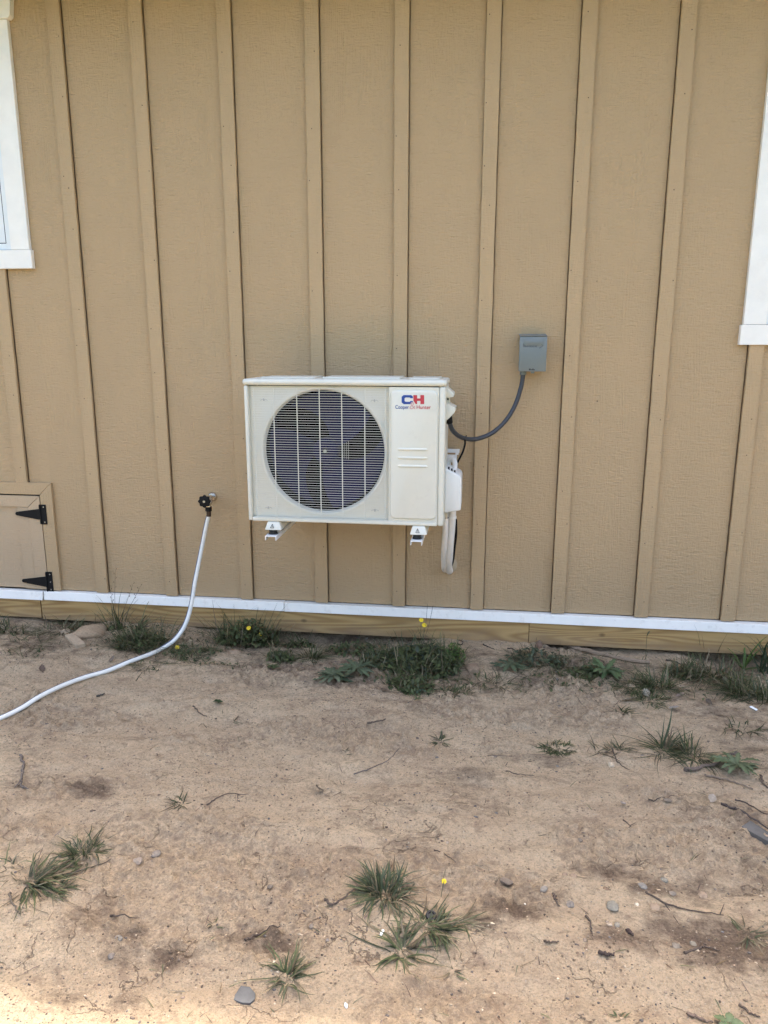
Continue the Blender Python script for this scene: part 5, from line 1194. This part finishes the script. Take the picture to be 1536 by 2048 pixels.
c = gp(692, 2013); me_ = MB().tube([(-0.008, 0, 0), (0, 0, 0.0005), (0.008, 0, 0)], 0.004, 8, rfun=lambda q_: 0.0045*math.sin(math.pi*(0.1+0.8*q_))).mesh('pale_seed', True); me_.materials.append(M['paper'])
o = tag(link('pale_seed', me_, None), 'pale seed at the bottom near the centre', 'seed'); o.location = c+Vector((0, 0, 0.003)); o.rotation_euler = (0, 0, 2.0)
c = gp(861, 1835); capm = MB(); n_ = 28; vs = []
for rr, zz in ((0.014, 0.0), (0.0145, 0.003), (0.0140, 0.012), (0.0125, 0.0135), (0.009, 0.0135), (0.0085, 0.010)):
    vs += [(rr*math.cos(2*math.pi*k/n_)*(1+0.02*(k % 2)), rr*math.sin(2*math.pi*k/n_)*(1+0.02*(k % 2)), zz) for k in range(n_)]
capm.add(vs, [(q*n_+k, q*n_+(k+1) % n_, (q+1)*n_+(k+1) % n_, (q+1)*n_+k) for q in range(5) for k in range(n_)]+[tuple(5*n_+k for k in range(n_))])
me_ = capm.mesh('bottle_cap', True); me_.materials.append(mat_simple('black_gloss', (0.008, 0.008, 0.009), 0.45, spec=0.3)); o = tag(link('bottle_cap', me_, None), 'black plastic bottle cap among the foreground tufts', 'bottle cap'); o.location = c; o.rotation_euler = (0.35, 0.2, 0)

BR = (0.10, 0.072, 0.052); GRY = (0.13, 0.105, 0.085)
twig('long thin straight twig in the middle of the soil', [(708, 1549), (745, 1537), (780, 1518), (800, 1496)], 0.0028, GRY)
twig('short dark curved twig below the tap', [(387, 1413), (400, 1427), (414, 1436)], 0.0034, BR)
twig('short dark stick above the long thin twig', [(736, 1448), (752, 1445), (772, 1440)], 0.0045, BR)
twig('thin twig with a forked end right of the dull tuft', [(414, 1612), (435, 1597), (462, 1587), (480, 1592)], 0.0028, BR, forks=[[(470, 1588), (480, 1590), (498, 1590)], [(476, 1590), (474, 1607)]])
twig('bent twig left of the biggest foreground tuft', [(648, 1800), (664, 1810), (690, 1797), (714, 1773)], 0.0042, BR)
twig('straight twig over the dark soil hollow', [(490, 1882), (520, 1870), (562, 1855)], 0.0038, BR)
twig('thin dark twig in the lower left', [(222, 1832), (245, 1835), (278, 1838)], 0.0030, BR)
twig('crooked upright lying root at the far left', [(40, 1513), (48, 1535), (42, 1560), (46, 1580)], 0.0065, GRY, forks=[[(44, 1560), (30, 1578)], [(46, 1575), (60, 1582)]])
twig('thin straight stick below the compact moss like tuft', [(975, 1512), (1000, 1512), (1030, 1514)], 0.0018, BR)
twig('thin dry stem below the dark streak at centre right', [(1012, 1543), (1035, 1549), (1070, 1552)], 0.0026, BR)
twig('thick brown twig running from the spidery tuft to the right rosette', [(1368, 1543), (1400, 1539), (1440, 1525), (1475, 1508)], 0.0085, (0.14, 0.105, 0.08), taper=0.4)
twig('thin curved twig beside the cream stone', [(1224, 1498), (1232, 1520), (1245, 1533), (1259, 1541)], 0.0030, BR)
twig('long arched twig right of the stony hump', [(1290, 1785), (1330, 1808), (1380, 1822), (1446, 1831)], 0.0034, BR, forks=[[(1440, 1830), (1448, 1810)], [(1330, 1810), (1358, 1850)]])
twig('short upright curved twig on the stony hump', [(1171, 1833), (1181, 1848), (1183, 1871)], 0.0038, BR)
twig('dark stick at the lower left edge of the stony hump', [(1088, 1884), (1102, 1886), (1116, 1885)], 0.0035, BR)
twig('wavy twig over the damp soil at right', [(1370, 1908), (1395, 1900), (1410, 1896), (1440, 1905)], 0.0040, BR)
twig('flat dark bark strip below the stony hump', [(1198, 1907), (1212, 1912), (1228, 1911)], 0.0065, (0.07, 0.05, 0.04))
twig('dark curled leaf stalk between the stony hump and the damp soil', [(1252, 1862), (1260, 1868), (1267, 1873)], 0.0060, (0.075, 0.05, 0.04))
twig('small stub twig left on the stony hump', [(1107, 1790), (1111, 1800), (1120, 1815)], 0.0048, BR)
twig('thin dark twig right of the clod patch', [(868, 1702), (890, 1710), (912, 1726)], 0.0026, BR)
twig('thin arc of twig below the big spidery tuft', [(1297, 1600), (1318, 1604), (1347, 1592)], 0.0026, BR)
twig('tiny forked twig on pale soil at right', [(1245, 1640), (1260, 1652), (1258, 1656)], 0.0024, BR, forks=[[(1260, 1652), (1272, 1646)]])
twig('long weathered root below the right rosette', [(1408, 1552), (1440, 1558), (1480, 1570), (1505, 1580)], 0.0050, (0.20, 0.15, 0.105))
twig('dark stick pointing at the board piece', [(1445, 1612), (1470, 1620), (1500, 1636), (1545, 1665)], 0.0060, (0.075, 0.055, 0.045))
twig('second dark stick behind the board piece', [(1470, 1600), (1500, 1612), (1545, 1640)], 0.0035, (0.09, 0.065, 0.05))
twig('thick curved twig at the right picture edge', [(1520, 1552), (1526, 1568), (1545, 1585)], 0.0050, BR)
twig('curved dry stalk below the sprawling left tuft', [(20, 1788), (24, 1805), (41, 1830)], 0.0042, (0.13, 0.10, 0.07))
twig('thin straw stem curving below the left tuft', [(52, 1788), (66, 1815), (98, 1829)], 0.0018, (0.22, 0.17, 0.10))
twig('dark stem lying right of the sprawling left tuft', [(135, 1750), (175, 1738), (222, 1723)], 0.0030, (0.12, 0.09, 0.065))
twig('dark hooked twig under the timber near the soil mound', [(914, 1288), (922, 1291), (925, 1284), (916, 1281)], 0.0032, (0.03, 0.022, 0.018))
twig('pale splinter under the timber near the soil mound', [(915, 1275), (925, 1280), (936, 1286)], 0.0045, (0.40, 0.32, 0.22))
twig('dark straight twig on the soil mound', [(966, 1290), (978, 1295), (990, 1300)], 0.0036, (0.05, 0.035, 0.028))
twig('dark arched twig on the right of the soil mound', [(1015, 1298), (1024, 1298), (1032, 1304)], 0.0032, (0.035, 0.025, 0.02))
twig('weathered tan root in front of the right timber', [(1140, 1296), (1180, 1308), (1240, 1321), (1300, 1330)], 0.013, (0.27, 0.195, 0.13), taper=0.3, name='root', cat='root', group=None)
twig('dark root end curling out right of the tan root', [(1332, 1322), (1345, 1324), (1372, 1334)], 0.0060, (0.08, 0.06, 0.045), name='root', cat='root', group=None)
twig('small forked twig on soil right of the hose', [(272, 1362), (278, 1354), (285, 1345)], 0.0024, (0.09, 0.09, 0.05), forks=[[(278, 1354), (286, 1358)]])
twig('flat dark stick on soil below the hose', [(195, 1394), (203, 1392), (209, 1389)], 0.0055, (0.10, 0.085, 0.065))
twig('thin dark twig lying at the bottom right corner', [(1480, 2012), (1500, 2028), (1520, 2036)], 0.0036, BR)
twig('split brown bark strip at the bottom right', [(1372, 2028), (1395, 2038), (1425, 2048)], 0.0055, (0.17, 0.12, 0.085))

dead_leaf('pale maple leaf at the foot of the thick dark tuft', 1297, 1396, 0.055, (0.42, 0.36, 0.27), 1, az=1.6)
dead_leaf('pinkish tan dead leaf right of the pale maple leaf', 1350, 1396, 0.05, (0.38, 0.27, 0.21), 2, az=0.4)
dead_leaf('whitish dead leaf below the pale maple leaf', 1335, 1418, 0.05, (0.42, 0.36, 0.30), 3, az=-0.2)
dead_leaf('long curled dead leaf left of the pale maple leaf', 1240, 1402, 0.07, (0.33, 0.27, 0.19), 4, az=-0.2)
dead_leaf('curled brown dead leaf in the middle left soil', 650, 1582, 0.05, (0.16, 0.115, 0.08), 5, curl=1.6)
dead_leaf('dark folded leaf at the yellowish tuft', 1210, 1505, 0.03, (0.09, 0.065, 0.045), 6)
dead_leaf('small dark leaf left of the sparse right tuft', 1425, 1412, 0.04, (0.10, 0.07, 0.05), 7)
dead_leaf('pale leaf on the grass in front of the right timber', 1452, 1366, 0.04, (0.34, 0.26, 0.20), 8)
dead_leaf('reddish leaf under the bushy flowering weed', 573, 1314, 0.04, (0.17, 0.085, 0.065), 9)
dead_leaf('brown curled leaf before the big weed clump', 778, 1382, 0.05, (0.20, 0.125, 0.09), 10)
dead_leaf('pale leaf beside the whitish stone under the timber', 722, 1280, 0.045, (0.42, 0.31, 0.25), 11)
dead_leaf('tan leaf under the timber left of centre', 603, 1270, 0.05, (0.36, 0.31, 0.22), 12, az=2.0)
dead_leaf('rust brown leaf beside the timber joint', 1078, 1300, 0.06, (0.24, 0.14, 0.09), 13, curl=1.2)
dead_leaf('brown curled leaf above the hose on the left', 215, 1325, 0.05, (0.19, 0.135, 0.095), 14, curl=1.6)
dead_leaf('brown leaf right of the curled leaf above the hose', 268, 1316, 0.05, (0.20, 0.14, 0.10), 15)
dead_leaf('torn brown leaf on soil at the far left', 85, 1347, 0.05, (0.15, 0.095, 0.07), 16, curl=1.2)
dead_leaf('tan leaf below the yellow flower by the hose', 365, 1316, 0.045, (0.32, 0.24, 0.16), 17)
dead_leaf('cracked pale leaf on the soil at right', 1420, 1608, 0.05, (0.44, 0.36, 0.28), 18, curl=0.2)
dead_leaf('pale shell like leaf on the right soil', 1248, 1606, 0.035, (0.40, 0.33, 0.28), 19)
dead_leaf('purplish leaf stalk at the back of the left clump', 290, 1255, 0.045, (0.12, 0.07, 0.065), 20, curl=-0.6)

# ------------------------------------------------------------------ uncountable litter
rs = np.random.RandomState(7)
def in_view(n, ylo=-2.45, yhi=0.0):
    y = rs.uniform(ylo, yhi, n); x = rs.uniform(-2.6, 1.75, n); return x, y
ico = bmesh.new(); bmesh.ops.create_icosphere(ico, subdivisions=1, radius=1.0); IV = np.array([v.co[:] for v in ico.verts]); IF = np.array([[v.index for v in f.verts] for f in ico.faces]); ico.free()
def gravel(name, label, n, smin, smax, pals, dens_seed, thr):
    x, y = in_view(n*3); dn = fbm(x*2.2, y*3.0, dens_seed, 3); dp = np.zeros(len(x))
    for dx, dy, rx, ry, s in DAMP: dp = np.maximum(dp, s*np.exp(-(((x-dx)/rx)**2+((y-dy)/ry)**2)))
    keep = rs.rand(len(x)) < np.clip(thr+dn*0.9+dp*0.5, 0.06, 1); x, y = x[keep][:n], y[keep][:n]; n = len(x)
    s = smin*(smax/smin)**(rs.rand(n)**2.8); z = gh(x, y)
    jit = 1+0.7*(rs.rand(n, len(IV), 1)-0.5); sc3 = np.stack([s*rs.uniform(.6, 1.6, n), s*rs.uniform(.6, 1.3, n), s*rs.uniform(.3, .7, n)], -1)
    V = IV[None]*jit*sc3[:, None, :]; V[..., 0] += x[:, None]; V[..., 1] += y[:, None]; V[..., 2] += (z+s*0.15)[:, None]
    Fc = (IF[None]+np.arange(n)[:, None, None]*len(IV)).reshape(-1, 3)
    me_ = bpy.data.meshes.new(name); me_.vertices.add(n*len(IV)); me_.vertices.foreach_set('co', V.astype(np.float32).ravel())
    me_.loops.add(Fc.size); me_.loops.foreach_set('vertex_index', Fc.astype(np.int32).ravel()); me_.polygons.add(len(Fc)); me_.polygons.foreach_set('loop_start', np.arange(0, Fc.size, 3, dtype=np.int32)); me_.update(calc_edges=True)
    pc = np.array(pals)[rs.randint(0, len(pals), n)]*rs.uniform(.75, 1.2, (n, 1)); set_tint(me_, np.repeat(pc, len(IV), 0))
    return tag(link(name, me_, M['stone']), label, kind='stuff')
gravel('grit', 'fine soil crumbs and grit scattered over the ground', 24000, 0.0012, 0.0042, [(.44, .32, .20), (.32, .22, .14), (.20, .14, .09), (.56, .44, .30), (.12, .085, .06), (.36, .27, .18), (.14, .115, .095)], 81, 0.30)
gravel('gravel', 'small loose pebbles strewn over the ground', 420, 0.0025, 0.0065, [(.24, .21, .18), (.16, .14, .12), (.38, .29, .20), (.28, .20, .14), (.20, .15, .11)], 91, 0.25)
# dry stems and short grass between the clumps
B = Blades(); rnd = random.Random(77)
for _ in range(1500):
    y = -0.12-0.45*rnd.random()**1.4 if rnd.random() < 0.6 else rnd.uniform(-2.3, -0.3); x = rnd.uniform(-2.6, 1.7)
    B.blade(rnd, x, y, rnd.uniform(0, 6.28), rnd.uniform(0.0, 0.12), rnd.uniform(0.012, 0.06), rnd.uniform(0.0012, 0.0024), 0.4, tuple(q*rnd.uniform(.6, 1.0) for q in rnd.choice(STRAW)), seg=3)
tag(link('straw_litter', B.mesh('straw_litter'), M['leaf']), 'dry straw bits scattered over the soil', kind='stuff')
B = Blades()
for _ in range(4200):
    x = rnd.uniform(-2.6, 1.75); y = -0.04-0.46*rnd.random()**1.1
    if float(fbm(np.array(x*2.3), np.array(y*4), 17, 3)) < 0.08+0.5*rnd.random()-0.25: continue
    if -0.22 < x < 0.35 and y > -0.27: continue          # the bare soil mound
    col = rnd.choice(STRAW) if rnd.random() < 0.38 else rnd.choice(GREEN); k = rnd.uniform(.6, 1.1)
    if rnd.random() < 0.35:
        small_leaves(B, rnd, Vector((x, y, 0)), 0.012, 0.012, 0.012, 2, rnd.uniform(0.010, 0.02), GREEN, stems=False)
    else: B.blade(rnd, x, y, rnd.uniform(0, 6.28), rnd.uniform(0.05, 1.2), rnd.uniform(0.02, 0.075), rnd.uniform(0.0016, 0.003), 1.2, tuple(q*k for q in col), seg=4)
tag(link('short_grass', B.mesh('short_grass'), M['leaf']), 'short sparse grass growing along the house base', kind='stuff')
